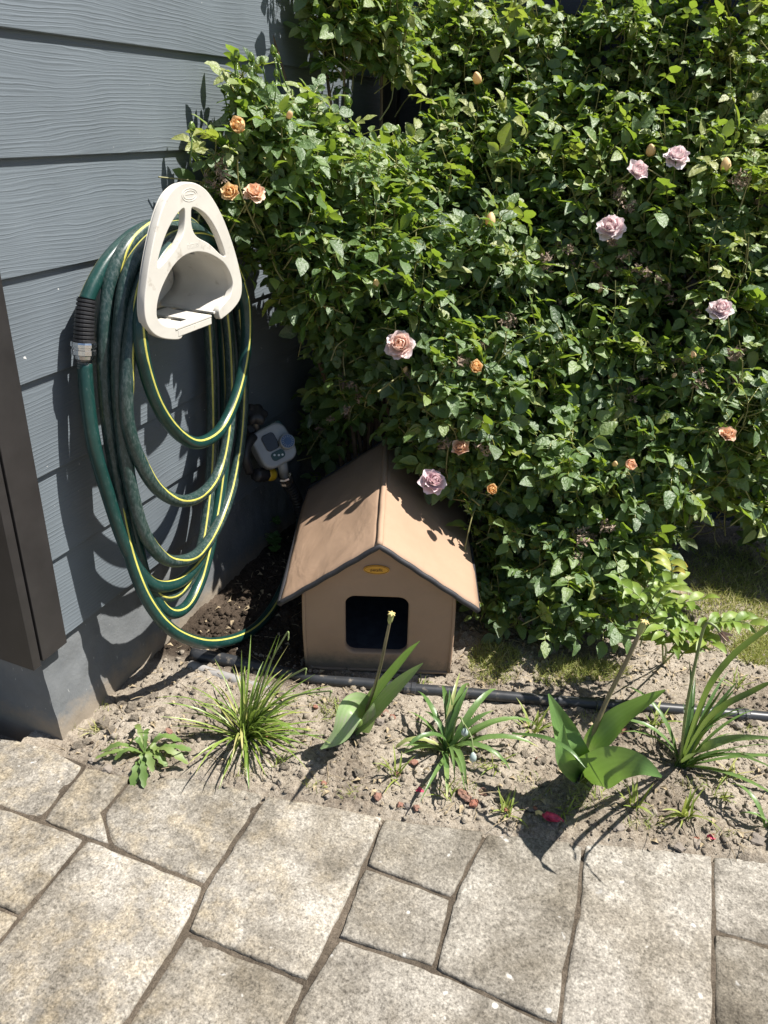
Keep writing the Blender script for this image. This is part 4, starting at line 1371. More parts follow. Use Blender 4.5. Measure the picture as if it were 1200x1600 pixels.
# visible leaves become parts of their own: cast rays from the camera
allV = []; allQ = []; allT = []; owner = []
b = 0
for k, (M, ti, tint) in enumerate(leafM):
    v, q, t = TPL[ti]
    vv = v @ M[:3, :3].T + M[:3, 3]
    allV.append(vv); allQ.append(q + b); allT.append(np.clip(t + tint, 0, 1)); owner.append(np.full(len(q), k)); b += len(v)
AV = np.concatenate(allV); AQ = np.concatenate(allQ); AT = np.concatenate(allT); OW = np.concatenate(owner)
tree = BVHTree.FromPolygons([tuple(p) for p in AV], [tuple(int(i) for i in f) for f in AQ])
cnt = np.zeros(len(leafM), int)
for py in range(2, 1100, 7):
    for px in range(258, 1200, 7):
        d = Vector(ray(px, py)).normalized()
        h = tree.ray_cast(CAMV, d, 6.0)
        if h[2] is not None: cnt[OW[h[2]]] += 1
top = set(np.argsort(-cnt)[:300].tolist())
bo = np.array(bush.location)
# tinted template meshes shared by the leaf objects
TMESH = {}
def tmesh(ti, tint):
    lv = min(7, max(0, int(tint * 8)))
    if (ti, lv) not in TMESH:
        v, q, t = TPL[ti]
        TMESH[(ti, lv)] = mesh_np('leaf', v, q, MAT['rose_leaf'], True, np.clip(t + (lv + .5) / 8, 0, 1))
    return TMESH[(ti, lv)]
for k in sorted(top):
    M, ti, tint = leafM[k]
    o = link('leaf', tmesh(ti, tint), bush)
    mm = M.copy(); mm[:3, 3] -= bo
    o.matrix_basis = Matrix(mm.tolist())
rest = [k for k in range(len(leafM)) if k not in top]
rV = []; rQ = []; rT = []; b = 0
for k in rest:
    rV.append(allV[k]); rQ.append(TPL[leafM[k][1]][1] + b); rT.append(allT[k]); b += len(allV[k])
rV = np.concatenate(rV); rQ = np.concatenate(rQ); rT = np.concatenate(rT)
fo = link('foliage', mesh_np('foliage', rV - bo, rQ, MAT['rose_leaf'], True, rT), bush)
fo['kind'] = 'stuff'
mb = MB()
for path, r in twigs: mb.add(*tube_vf(path, lambda t, r=r: r * (1.1 - .5 * t), 4, False))
tw = mb.build('twigs', MAT['rose_stem'], bush, smooth=True); tw['kind'] = 'stuff'
# canes from the ground into the crown
roots = [(.45, 1.05), (.62, 1.12), (.80, 1.05), (.95, 1.0), (1.0, 1.3), (1.15, 1.42), (.25, .95)]
for bi, (c_, r) in enumerate(BLOB):
    if bi % 2 and r < .09: continue
    rx, ry = min(roots, key=lambda q: (q[0] - c_.x) ** 2 + (q[1] - c_.y) ** 2 * .5 + rb.random() * .05)
    p0 = Vector((rx + rb.uniform(-.05, .05), ry + rb.uniform(-.04, .04), -.02))
    p3 = c_ + norm_rand(rb) * r * .3
    p1 = p0.lerp(p3, .35) + Vector((rb.uniform(-.05, .05), .10, .12)); p2 = p0.lerp(p3, .75) + Vector((rb.uniform(-.04, .04), .05, .08))
    path = catmull([p0, p1, p2, p3], 6)
    if any(in_house(q, .0) for q in path) or c_.x > 1.12: continue
    mb = MB(); mb.add(*tube_vf(path, lambda t: .0075 - .0045 * t, 7)); mb.build('cane', MAT['cane'], bush, smooth=True)

# ---- blooms
def petal_mesh(seed, w, h, roll, mat, t0, t1):
    """rounded cupped petal: base at origin, grows +Z, outward side is +X"""
    rr = random.Random(seed)
    nu, nv = 6, 7
    vs = []; tt = []
    ph = rr.uniform(0, 6)
    for j in range(nv + 1):
        v = j / nv
        hw = w * .5 * math.sin(math.pi * (.16 + .78 * v ** .9)) ** .6
        for i in range(nu + 1):
            u = -1 + 2 * i / nu
            x = .30 * h * math.sin(math.pi * v * .85) - .42 * hw * u * u + roll * h * v ** 4 + .05 * h * v * math.sin(ph + 4 * u + 3 * v)
            z = h * v * (1 - .07 * u * u) - roll * h * .35 * v ** 5 + .03 * h * v * math.sin(ph * 2 + 5 * u)
            vs.append((x, hw * u, z)); tt.append(t0 + (t1 - t0) * v)
    q = [(j * (nu + 1) + i, j * (nu + 1) + i + 1, (j + 1) * (nu + 1) + i + 1, (j + 1) * (nu + 1) + i) for j in range(nv) for i in range(nu)]
    return mesh_np('petal', np.array(vs), np.array(q), mat, True, tt)
PCACHE = {}
def bloom(pos, axis, rad, matname, openness, seed, label=None):
    """rose bloom: spiral of petals, each an object"""
    rr = random.Random(seed)
    fl = bpy.data.objects.new('rose_flower', None); COL.objects.link(fl); fl.empty_display_size = .01
    fl.parent = bush
    fl.location = Vector(pos) - bush.location
    fl.rotation_mode = 'QUATERNION'
    fl.rotation_quaternion = Vector(axis).normalized().to_track_quat('Z', 'Y') @ Matrix.Rotation(rr.uniform(0, 6.28), 3, 'Z').to_quaternion()
    if label: fl['label'] = label
    # petals per ring, tilt, width, height, tip roll, tint at base and tip
    rings = [(3, -4, .013, .0170, 0., 0., .15), (4, 5, .017, .0185, .05, .0, .35), (5, 18, .021, .0200, .15, .1, .6), (6, 36, .024, .0215, .3, .25, .85), (6, 56, .026, .0220, .35, .45, 1.0)]
    if openness < .5: rings = rings[:3]
    elif openness < .8: rings = rings[:4]
    ext = (.0085, .0085, .0085, .0175, .0235)[len(rings) - 1] if len(rings) > 3 else .0125
    s = rad / ext
    for ri, (n, tilt, pw, phh, roll, t0, t1) in enumerate(rings):
        key = (matname, ri)
        if key not in PCACHE:
            PCACHE[key] = [petal_mesh(900 + ri * 7 + q, pw, phh, roll, MAT[matname], t0, t1) for q in range(3)]
        for k in range(n):
            o = bpy.data.objects.new('petal', PCACHE[key][rr.randrange(3)]); COL.objects.link(o)
            o.parent = fl
            a = 2 * math.pi * (k + .5 * (ri % 2)) / n + rr.uniform(-.22, .22)
            o.matrix_basis = Matrix.Rotation(a, 4, 'Z') @ Matrix.Translation((.0006 * ri * s, 0, -.0012 * ri * s)) @ Matrix.Rotation(math.radians(tilt + rr.uniform(-7, 9)), 4, 'Y') @ Matrix.Scale(s * rr.uniform(.9, 1.08), 4)
    # sepals and stalk
    m_ = MB()
    for k in range(5):
        a = 2 * math.pi * k / 5
        dd = Vector((math.cos(a), math.sin(a), 0))
        path = [dd * .001, dd * rad * .35 + Vector((0, 0, -.002)), dd * rad * .8 + Vector((0, 0, .002 - .006 * openness))]
        m_.add(*blade_vf(catmull(path, 3), lambda t: .006 * (1 - t) + .0008, (0, 0, 1)), tint=.45)
    m_.add(*tube_vf([Vector((0, 0, .001)), Vector((0, 0, -.012)), Vector((.003, 0, -.045))], [.0036, .0030, .0016], 6), tint=.6)
    me_o = m_.build('sepals', MAT['rose_leaf'], fl, local=True)
    return fl
def bud(pos, axis, size, matname, seed, closed=False):
    rr = random.Random(seed)
    bo_ = bpy.data.objects.new('rose_bud', None); COL.objects.link(bo_); bo_.parent = bush; bo_.empty_display_size = .01
    bo_.location = Vector(pos) - bush.location
    bo_.rotation_mode = 'QUATERNION'
    bo_.rotation_quaternion = Vector(axis).normalized().to_track_quat('Z', 'Y')
    m_ = MB()
    s = size
    nseg, prof = 12, [(.12, 0), (.42, .18), (.50, .45), (.40, .75), (.22, .95), (.05, 1.04)]
    m_.add(*lathe_vf(Matrix.Identity(4), [(r * s * .9, h * s * 1.25) for r, h in prof], nseg, lambda a: 1 + .10 * math.cos(3 * a + 1)), tint=.7 if closed else .55)
    m_.build('bud_petals', MAT['rose_leaf'] if closed else MAT[matname], bo_, smooth=True, local=True)
    m_ = MB()
    for k in range(5):
        a = 2 * math.pi * k / 5 + .3
        dd = Vector((math.cos(a), math.sin(a), 0))
        sp = .62 if closed else rr.uniform(.7, 1.1)
        path = [dd * s * .1, dd * s * .5 + Vector((0, 0, s * .3)), dd * s * sp * .75 + Vector((0, 0, s * (.9 if closed else .55)))]
        m_.add(*blade_vf(catmull(path, 3), lambda t: s * .5 * (1 - t) + .0006, dd), tint=.62)
    m_.add(*lathe_vf(Matrix.Translation((0, 0, -s * .32)), [(.10 * s, 0), (.26 * s, s * .1), (.26 * s, s * .28), (.14 * s, s * .36)], 8), tint=.6)
    m_.add(*tube_vf([Vector((0, 0, -s * .3)), Vector((.002, 0, -s * .3 - .025)), Vector((.006, .002, -s * .3 - .05))], [.0018, .0014, .0013], 5), tint=.65)
    m_.build('sepals', MAT['rose_leaf'], bo_, smooth=True, local=True)
    return bo_
def front_point(px, py, gap=.012):
    d = Vector(ray(px, py)).normalized()
    h = tree.ray_cast(CAMV, d, 6.0)
    if h[0] is None: return None
    return h[0] - d * gap
def face_axis(rr, upb=.45):
    return (-Vector(FW) * .9 + Vector((0, 0, 1)) * upb + norm_rand(rr) * .35).normalized()
rr = random.Random(5)
LBL = {'pet_peach': 'peach bloom', 'pet_pink': 'pink bloom with peach heart', 'pet_mauve': 'dusky mauve bloom', 'pet_pale': 'pale pink bloom', 'pet_orange': 'small apricot bloom'}
for i, (px, py, w, mt, op) in enumerate(FLW):
    p = FPOS[i]
    rad = w * .5 * depth(p) / FPX
    bloom(p, face_axis(rr, .35), rad * (1.05 if op > .8 else 1.0), mt, op, 300 + i, LBL[mt])
BUD = [(450, 185, 14), (748, 130, 20), (1016, 242, 22), (1133, 270, 22), (933, 458, 18), (590, 450, 14), (765, 355, 22), (960, 727, 12), (1085, 560, 12), (632, 583, 12), (990, 455, 10), (745, 945, 10), (1050, 590, 10)]
for i, (px, py, w) in enumerate(BUD):
    p = front_point(px, py, .015)
    if p is None: continue
    bud(p, (norm_rand(rr) * .5 + Vector((0, -.2, .8))), w * .78 * depth(p) / FPX, 'pet_orange', 400 + i)
GB = [(297, 178), (300, 205), (366, 98), (370, 92), (393, 97), (410, 100), (428, 85), (435, 95), (350, 145), (432, 120), (545, 165), (478, 440), (505, 430), (608, 430), (620, 210), (905, 60), (890, 40), (925, 80), (860, 160), (880, 545), (640, 480), (1090, 250), (790, 120), (1000, 40), (560, 205), (700, 290)]
for i, (px, py) in enumerate(GB):
    p = front_point(px, py, .02)
    if p is None or (p - CAMV).length > 2.4 or p.x < .02: p = PY(px, py, .60 if px < 450 else .85)
    if p.x < .02: continue
    bud(p, (norm_rand(rr) * .25 + Vector((0, -.1, 1))), rr.uniform(8, 12) * depth(p) / FPX, 'pet_orange', 500 + i, closed=True)
# spent, dried flower clusters
DRY = [(330, 290), (352, 262), (338, 275), (870, 480), (900, 400), (940, 415), (960, 425), (985, 400), (1010, 420), (1040, 440), (1060, 460), (1090, 480), (1000, 430), (970, 385), (1150, 275), (1165, 280), (1190, 320), (870, 380), (850, 410), (640, 590), (760, 540), (790, 500), (560, 610), (545, 640), (530, 600), (510, 660), (1070, 560), (1100, 590), (1010, 600), (980, 620), (1150, 600), (900, 860), (930, 830), (820, 975), (905, 840), (950, 820), (690, 690), (700, 730), (760, 690), (720, 560), (985, 320), (960, 300), (1150, 560)]
def dry_mesh(seed):
    r2 = random.Random(seed); m_ = MB()
    for k in range(9):
        d = norm_rand(r2); p = d * r2.uniform(.004, .016)
        m_.add(*tube_vf([Vector((0, 0, -.004)), p * .6, p], [.0008, .0006, .0006], 3, False))
        for j in range(4):
            e = norm_rand(r2)
            m_.add(*blade_vf([p, p + e * .004, p + e * .008 + Vector((0, 0, -.001))], lambda t: .0045 * (1 - .6 * t), norm_rand(r2), .4))
    return m_
dm = [dry_mesh(k) for k in range(4)]
dmesh = []
for k in range(4):
    o_ = dm[k].build('dried_flower', MAT['dry'], bush, local=True); dmesh.append(o_.data); bpy.data.objects.remove(o_)
for i, (px, py) in enumerate(DRY):
    for j in range(2):
        p = front_point(px + rr.uniform(-12, 12), py + rr.uniform(-12, 12), .006)
        if p is None or (p - CAMV).length > 2.5: continue
        o_ = link('dried_flower', dmesh[rr.randrange(4)], bush)
        o_.matrix_basis = Matrix.Translation(p - bush.location) @ Matrix.Rotation(rr.uniform(0, 6), 4, norm_rand(rr)) @ Matrix.Scale(rr.uniform(.7, 1.2), 4)

# ------------------------------------------------------------------ plants in the soil bed
def ground(px, py):
    p = PZ(px, py, 0.0)
    p.z = soil_z(p.x, p.y)
    return p
def leaf_part(parent, path, wf, up, mat, name='leaf', fold=.25, cols=2, tint=.4, ruffle=0., seed=0, tipdry=0., sub=None):
    p = catmull(path, sub) if sub else path
    vs, fs = blade_vf(p, wf, up, fold, cols, ruffle, seed)
    n = len(p); nc = cols + 1
    tt = []
    for i in range(n):
        t = i / (n - 1)
        for c in range(nc): tt.append(tint + (tipdry * max(0, (t - .85) / .15)) + .03 * math.sin(seed + i) + ((.07 if c % 2 else -.05) if cols > 6 else 0))
    m_ = MB(); m_.add(vs, fs, tint=tt)
    return m_.build(name, MAT[mat], parent, smooth=True)
strapw = lambda w: (lambda t: w * (min(1, .55 + 1.6 * t) * max(.06, (1 - max(0, (t - .45) / .55) ** 2.2))))
def clump(label, cat, base_px, blades, mat, group=None, name='strap_leaf_plant'):
    """blades: list of (az deg, length, e0 deg, bend deg, width, tint)"""
    g = ground(*base_px)
    root = thing(name, label, cat, g, group)
    r = random.Random(int(base_px[0] * 7 + base_px[1]))
    for i, (az, L, e0, bend, w, ti) in enumerate(blades):
        off = Vector((r.uniform(-.010, .010), r.uniform(-.008, .008), -.004))
        path = arc_path(g + off, math.radians(az), L, math.radians(e0), math.radians(bend), 9, r.uniform(-.35, .35))
        for q in path:
            q.z = max(q.z, soil_z(q.x, q.y, False) + .003) if q is not path[0] else q.z
        up = Vector((-math.cos(math.radians(az)) * .5, -math.sin(math.radians(az)) * .5, 1)) + norm_rand(r) * .35
        leaf_part(root, path, strapw(w), up, mat, tint=ti, seed=i, tipdry=r.choice([0, 0, .3, .6]), fold=.35)
    return root
r1 = random.Random(31)
bl = []
for k in range(96):
    a = r1.choice([r1.uniform(-30, 75), r1.uniform(-60, 120), r1.uniform(0, 360)])
    e = r1.uniform(42, 88) if r1.random() < .72 else r1.uniform(15, 45)
    bl.append((a, r1.uniform(.09, .225) * (1 if e > 42 else .8), e, r1.uniform(0, 110), r1.uniform(.0028, .0066), r1.choice([r1.uniform(.2, .6), r1.uniform(.4, .95)])))
bl += [(180, .17, 25, 25, .004, .85), (200, .16, 18, 20, .004, .9), (-20, .22, 38, 50, .004, .5), (-5, .22, 42, 60, .004, .45), (110, .15, 70, 60, .010, .62)]
bl += [(r1.choice([r1.uniform(-40, 30), r1.uniform(140, 220), r1.uniform(-110, -40)]), r1.uniform(.12, .2), r1.uniform(25, 60), r1.uniform(20, 70), r1.uniform(.003, .005), r1.uniform(.4, .95)) for _ in range(26)]
c1 = clump('dense clump of narrow grassy green leaves left of the tulip', 'bulb plant', (383, 1152), bl, 'strap')
# curled withered tips
for (px, py, Y) in [(447, 991, .10), (512, 1080, .06), (474, 1046, .12)]:
    p0 = ground(390, 1148); p3 = PY(px, py, Y)
    path = [p0, p0.lerp(p3, .5) + Vector((0, 0, .035)), p3, p3 + Vector((.006, -.002, -.002)), p3 + Vector((.006, -.004, -.009))]
    m_ = MB(); m_.add(*tube_vf(catmull(path, 6), lambda t: .0021 - .0009 * t, 6)); m_.build('stalk', MAT['gstalk'], c1, smooth=True)

bl2 = [(150, .16, 62, 95, .014, .45), (125, .17, 72, 110, .013, .45), (95, .20, 85, 150, .013, .55), (60, .19, 70, 105, .014, .5), (30, .21, 55, 95, .014, .45), (12, .20, 45, 80, .013, .6), (200, .10, 30, 50, .012, .75), (-15, .17, 55, 120, .012, .6),
       (-50, .15, 60, 130, .012, .65), (-70, .17, 35, 60, .011, .75), (230, .11, 40, 60, .012, .7), (70, .15, 80, 60, .015, .35), (110, .13, 78, 45, .014, .35), (45, .14, 65, 50, .014, .4), (80, .12, 85, 30, .012, .3), (160, .13, 50, 70, .010, .6), (20, .24, 62, 120, .010, .7), (-30, .12, 70, 70, .010, .5)]
r2_ = random.Random(5)
bl2 += [(r2_.uniform(0, 360), r2_.uniform(.09, .19), r2_.uniform(35, 85), r2_.uniform(60, 170), r2_.uniform(.006, .012), r2_.choice([.4, .55, .7, .92])) for _ in range(11)]
c2 = clump('bulb plant with arching strap leaves and two bluish seed pods', 'bulb plant', (697, 1180), bl2, 'daff')
pod1, pod2 = PY(726, 1140, .16), PY(739, 1178, .125)
stk = catmull([ground(705, 1172), PY(712, 1128, .20), PY(720, 1122, .175), pod1], 6)
m_ = MB(); m_.add(*tube_vf(stk, .0017, 6)); m_.add(*tube_vf(catmull([stk[-8], PY(736, 1150, .145), pod2], 5), .0014, 6)); m_.build('stalk', MAT['gstalk'], c2, smooth=True)
for p, s in ((pod1, .017), (pod2, .020)):
    m_ = MB(); m_.add(*lathe_vf(frame_mat(p + Vector((0, 0, .004)), (.1, -.1, -1)), [(.001, 0), (.004, s * .15), (.0065, s * .45), (.006, s * .8), (.002, s), (.0006, s * 1.15)], 10, lambda a: 1 + .12 * math.cos(3 * a))); m_.build('seed_pod', MAT['pod'], c2, smooth=True)
bl3 = []
r3 = random.Random(77)
for k in range(30):
    bl3.append((r3.uniform(-25, 110), r3.uniform(.12, .23), r3.uniform(50, 86), r3.uniform(5, 60), r3.uniform(.006, .010), r3.uniform(.15, .55)))
bl3 += [(5, .30, 38, 55, .012, .62), (15, .28, 50, 75, .011, .6), (170, .20, 60, 110, .010, .6), (185, .17, 55, 100, .010, .7), (150, .22, 68, 110, .009, .55), (-35, .22, 40, 40, .011, .65)]
c3 = clump('tall daffodil clump with a withered nodding flower at the right', 'daffodil', (1062, 1198), bl3, 'daff', name='daffodil')
g3 = ground(1062, 1196)
tp = PY(1103, 975, .20)
m_ = MB(); m_.add(*tube_vf(catmull([g3, PY(1072, 1110, .24), PY(1092, 1010, .215), tp, tp + Vector((.012, -.004, .003)), tp + Vector((.022, -.008, -.004))], 6), lambda t: .0030 - .001 * t, 7)); m_.build('stalk', MAT['gstalk'], c3, smooth=True)
m_ = MB()
for k in range(7):
    d = (Vector((.7, -.3, -.5)) + norm_rand(r3) * .6).normalized(); q = tp + Vector((.022, -.008, -.004))
    m_.add(*blade_vf([q, q + d * .009, q + d * .018], lambda t: .007 * (1 - .5 * t), norm_rand(r3), .4))
m_.build('withered_flower', MAT['dry'], c3, smooth=True)
leaf_part(c3, [g3, PY(1100, 1090, .22), PY(1140, 1030, .20), PY(1200, 982, .17), PY(1235, 965, .16)], strapw(.0105), (-.3, -.6, .7), 'daff', tint=.3, sub=6, name='leaf', fold=.3)
leaf_part(c3, [g3, PY(1110, 1120, .20), PY(1180, 1078, .17), PY(1215, 1062, .16)], strapw(.010), (-.3, -.6, .7), 'daff', tint=.22, sub=6, fold=.3)
leaf_part(c3, [g3, PY(1090, 1175, .17), PY(1140, 1155, .14), PY(1215, 1152, .12)], strapw(.014), (-.1, -.5, .8), 'daff', tint=.66, sub=6, fold=.3)
# plant at the right frame edge
c5 = clump('small drooping strap-leaf plant at the paving edge, far right', 'bulb plant', (1198, 1300), [(150, .12, 70, 130, .010, .6), (100, .10, 80, 60, .010, .5), (40, .12, 70, 80, .010, .5), (-60, .11, 60, 120, .009, .7), (190, .08, 60, 110, .007, .7), (10, .15, 70, 60, .010, .5)], 'daff')

def tulip_w(w, a=.55): return lambda t: w * max(.05, math.sin(math.pi * (t * .92 + .08) ** a) ** .8 if t < .97 else .05)
# ---- tulip beside the pet house
g = ground(553, 1150)
t1 = thing('tulip', 'spent tulip with broad pale leaves in front of the pet house', 'tulip', g)
def tulip_leaf(parent, path, w, up, tint, fold=.45, a=.6, ruffle=.12, seed=1):
    leaf_part(parent, path, tulip_w(w, a), up, 'tulip', fold=fold, cols=12, tint=tint, ruffle=ruffle, seed=seed, sub=7)
tulip_leaf(t1, [g, PY(572, 1112, .185), PY(602, 1072, .150), PY(631, 1034, .105), PY(656, 1002, .060)], .052, (-.75, -.35, .55), .42, fold=.35, a=.75, ruffle=.04, seed=1)
tulip_leaf(t1, [g, PY(590, 1105, .195), PY(628, 1066, .20), PY(661, 1036, .20)], .036, (-.35, -.75, .55), .82, fold=.3, a=.7, ruffle=.04, seed=2)
tulip_leaf(t1, [g + Vector((.006, 0, .004)), PY(562, 1112, .165), PY(548, 1112, .130), PY(531, 1148, .100), PY(501, 1170, .080)], .064, (.35, -.55, .75), .78, fold=.30, a=.55, ruffle=.10, seed=3)
tulip_leaf(t1, [g, PY(560, 1110, .20), PY(548, 1092, .20)], .030, (.4, -.7, .3), .6, fold=.5, a=.6, seed=4)
st1 = catmull([g, PY(574, 1105, .178), PY(592, 1050, .165), PY(603, 1000, .155), PY(609, 972, .150)], 7)
m_ = MB(); m_.add(*tube_vf(st1, lambda t: .0036 - .0008 * t, 8)); m_.build('stem', MAT['stalk'], t1, smooth=True)
def tulip_head(parent, p, d, s):
    m_ = MB(); m_.add(*lathe_vf(frame_mat(p, d), [(.0030 * s, -.002), (.0048 * s, .003 * s), (.0052 * s, .012 * s), (.0044 * s, .018 * s), (.0062 * s, .0205 * s), (.003 * s, .022 * s)], 9, lambda a: 1 + .14 * math.cos(3 * a))); h = m_.build('seed_head', MAT['tuliphead'], parent, smooth=True)
    m_ = MB()
    D = Vector(d).normalized()
    for k in range(6):
        a = k * 1.047; e = (D.orthogonal().normalized() * math.cos(a) + D.cross(D.orthogonal().normalized()) * math.sin(a))
        q = p + D * .020 * s
        m_.add(*tube_vf([q, q + e * .004 * s + D * .002 * s, q + e * .0075 * s + D * .0005 * s * (k % 3)], [.0018 * s, .0016 * s, .0009 * s], 5))
    m_.build('stigma', MAT['tulipyellow'], h, smooth=True)
tulip_head(t1, st1[-1], st1[-1] - st1[-5], 1.0)
# ---- second tulip
g = ground(908, 1212)
t2 = thing('tulip', 'spent tulip with three wide dark green leaves beside the pipe', 'tulip', g)
tulip_leaf(t2, [g, PY(893, 1180, .20), PY(880, 1140, .21), PY(857, 1084, .215)], .062, (.55, -.75, .25), .34, fold=.32, a=.7, seed=5)
tulip_leaf(t2, [g, PY(925, 1170, .215), PY(965, 1128, .215), PY(1005, 1100, .20), PY(1040, 1078, .18)], .048, (-.35, -.55, .75), .36, fold=.35, a=.7, seed=6)
tulip_leaf(t2, [g, PY(930, 1205, .165), PY(962, 1192, .125), PY(1000, 1195, .10), PY(1034, 1214, .085)], .070, (.05, -.75, .62), .30, fold=.10, a=.55, ruffle=.05, seed=7)
tulip_leaf(t2, [g, PY(886, 1190, .185), PY(878, 1160, .18), PY(880, 1130, .19)], .036, (.3, -.9, .2), .40, fold=.4, a=.6, seed=8)
leaf_part(t2, [PY(800, 1146, .17), PY(850, 1152, .15), PY(890, 1172, .13), PY(915, 1200, .115)], strapw(.008), (0, -.3, 1), 'daff', tint=.35, sub=6)
st2 = catmull([g, PY(926, 1150, .222), PY(950, 1090, .23), PY(978, 1035, .235), PY(999, 990, .24)], 7)
m_ = MB(); m_.add(*tube_vf(st2, lambda t: .0045 - .0008 * t, 8)); m_.build('stem', MAT['stalk'], t2, smooth=True)
tulip_head(t2, st2[-1], st2[-1] - st2[-5], 1.15)

# ---- dandelion rosette on the paving edge
g = ground(228, 1182)
dd_ = thing('dandelion', 'low lobed weed rosette at the paving edge near the plinth', 'weed', g)
rw = random.Random(3)
for k, (tx, ty) in enumerate([(158, 1180), (150, 1192), (205, 1230), (225, 1232), (240, 1215), (262, 1205), (300, 1180), (295, 1205), (213, 1140), (232, 1152), (270, 1165), (180, 1195), (250, 1190), (205, 1175), (285, 1170), (225, 1210)]):
    tip = ground(tx, ty); tip.z += rw.uniform(.004, .02)
    mid = g.lerp(tip, .5) + Vector((0, 0, rw.uniform(.015, .03)))
    w = rw.uniform(.013, .019)
    wf = lambda t, w=w: w * (.18 + .82 * t ** .8) * (1 - max(0, (t - .8) / .2) ** 2 * .9) * (1 + .28 * math.sin(t * 34))
    leaf_part(dd_, [g, mid, tip], wf, (0, 0, 1), 'weed', fold=.2, cols=2, tint=rw.uniform(.3, .75), ruffle=.2, seed=k, sub=9)

# ---- pinnate seedling at the right
g = ground(1035, 1042)
ash = thing('seedling', 'yellow-green seedling with paired pointed leaflets beside the rose bush', 'seedling', g)
ra = random.Random(11)
def pinnate(root, p0, d, L, n, ll, tint, upv=None):
    d = Vector(d).normalized()
    path = arc_path(p0, math.atan2(d.y, d.x), L, math.asin(max(-1, min(1, d.z))), ra.uniform(.4, .9), 8)
    m_ = MB(); m_.add(*tube_vf(path, lambda t: .0017 - .0008 * t, 5)); m_.build('stalk', MAT['gstalk'], root, smooth=True)
    for k in range(n):
        t = .30 + .66 * k / max(1, n - 1)
        q = t * 7; i = min(6, int(q)); p = path[i].lerp(path[i + 1], q - i); T = (path[i + 1] - path[i]).normalized()
        S = T.cross(Vector((0, 0, 1))).normalized()
        for sg in ((-1, 1) if k < n - 1 else (0,)):
            ld = (T * (.55 if sg else 1) + S * sg + Vector((0, 0, ra.uniform(-.25, .25)))).normalized()
            l = ll * (1 - .25 * abs(t - .65)) * ra.uniform(.85, 1.1)
            pth = [p, p + ld * l * .5 + Vector((0, 0, .003)), p + ld * l + Vector((0, 0, -.006))]
            leaf_part(root, pth, lambda t, l=l: l * .38 * max(.04, math.sin(math.pi * t ** .8) ** .9) * (1 + .05 * (int(t * 20) % 2)), Vector((0, -.35, 1)) + norm_rand(ra) * .3, 'ash', fold=.3, cols=2, tint=tint + ra.uniform(-.12, .12), seed=k, sub=5)
tops = [PY(1020, 960, .56), PY(1070, 1000, .54), PY(1035, 1000, .56), PY(1085, 985, .55)]
m_ = MB()
for q in tops: m_.add(*tube_vf(catmull([g, g.lerp(q, .5) + Vector((.005, 0, .01)), q], 5), .0022, 6))
m_.build('stem', MAT['gstalk'], ash, smooth=True)
for q, tint in zip(tops, (.45, .5, .35, .55)):
    for k in range(4):
        a = ra.uniform(0, 6.28)
        pinnate(ash, q, (math.cos(a) * .7, math.sin(a) * .6 - .25, .85), ra.uniform(.07, .12), 4, ra.uniform(.036, .050), tint + ra.uniform(-.1, .15))
for (px, py, tint) in ((1020, 935, .5), (1050, 905, .9), (1000, 1010, .3), (1060, 1030, .35)):
    pinnate(ash, PY(px, py, .55), (ra.uniform(-.3, .3), -.4, 1), .09, 4, .044, tint)

# ---- plant in the shade under the tap
g = PZ(398, 845, 0.0)
ger = thing('shade_weed', 'small round-leaved weed in the shade below the tap', 'weed', g)
rg = random.Random(8)
for k in range(15):
    c_ = g + Vector((rg.uniform(-.02, .10), rg.uniform(-.06, .06), rg.uniform(.03, .075)))
    m_ = MB(); m_.add(*tube_vf(catmull([g, g.lerp(c_, .5) + Vector((0, 0, .02)), c_], 4), .0011, 5)); m_.build('stalk', MAT['gstalk'], ger, smooth=True)
    n = Vector((rg.uniform(-.3, .6), rg.uniform(-.6, .1), 1)).normalized(); M = frame_mat(c_, n)
    s = rg.uniform(.013, .021)
    vs = [M @ Vector((0, 0, -.002))]; N = 22
    for i in range(N):
        a = 2 * math.pi * i / N
        r_ = s * (1 + .16 * math.cos(a * 5) + .05 * math.cos(a * 15)) * (.35 if i == 0 else 1)
        vs.append(M @ Vector((r_ * math.cos(a), r_ * math.sin(a), .003 * math.cos(a * 5))))
    m_ = MB(); m_.add(vs, [(0, 1 + i, 1 + (i + 1) % N) for i in range(N)], tint=rg.uniform(.2, .9)); m_.build('leaf', MAT['geranium'], ger, smooth=True)

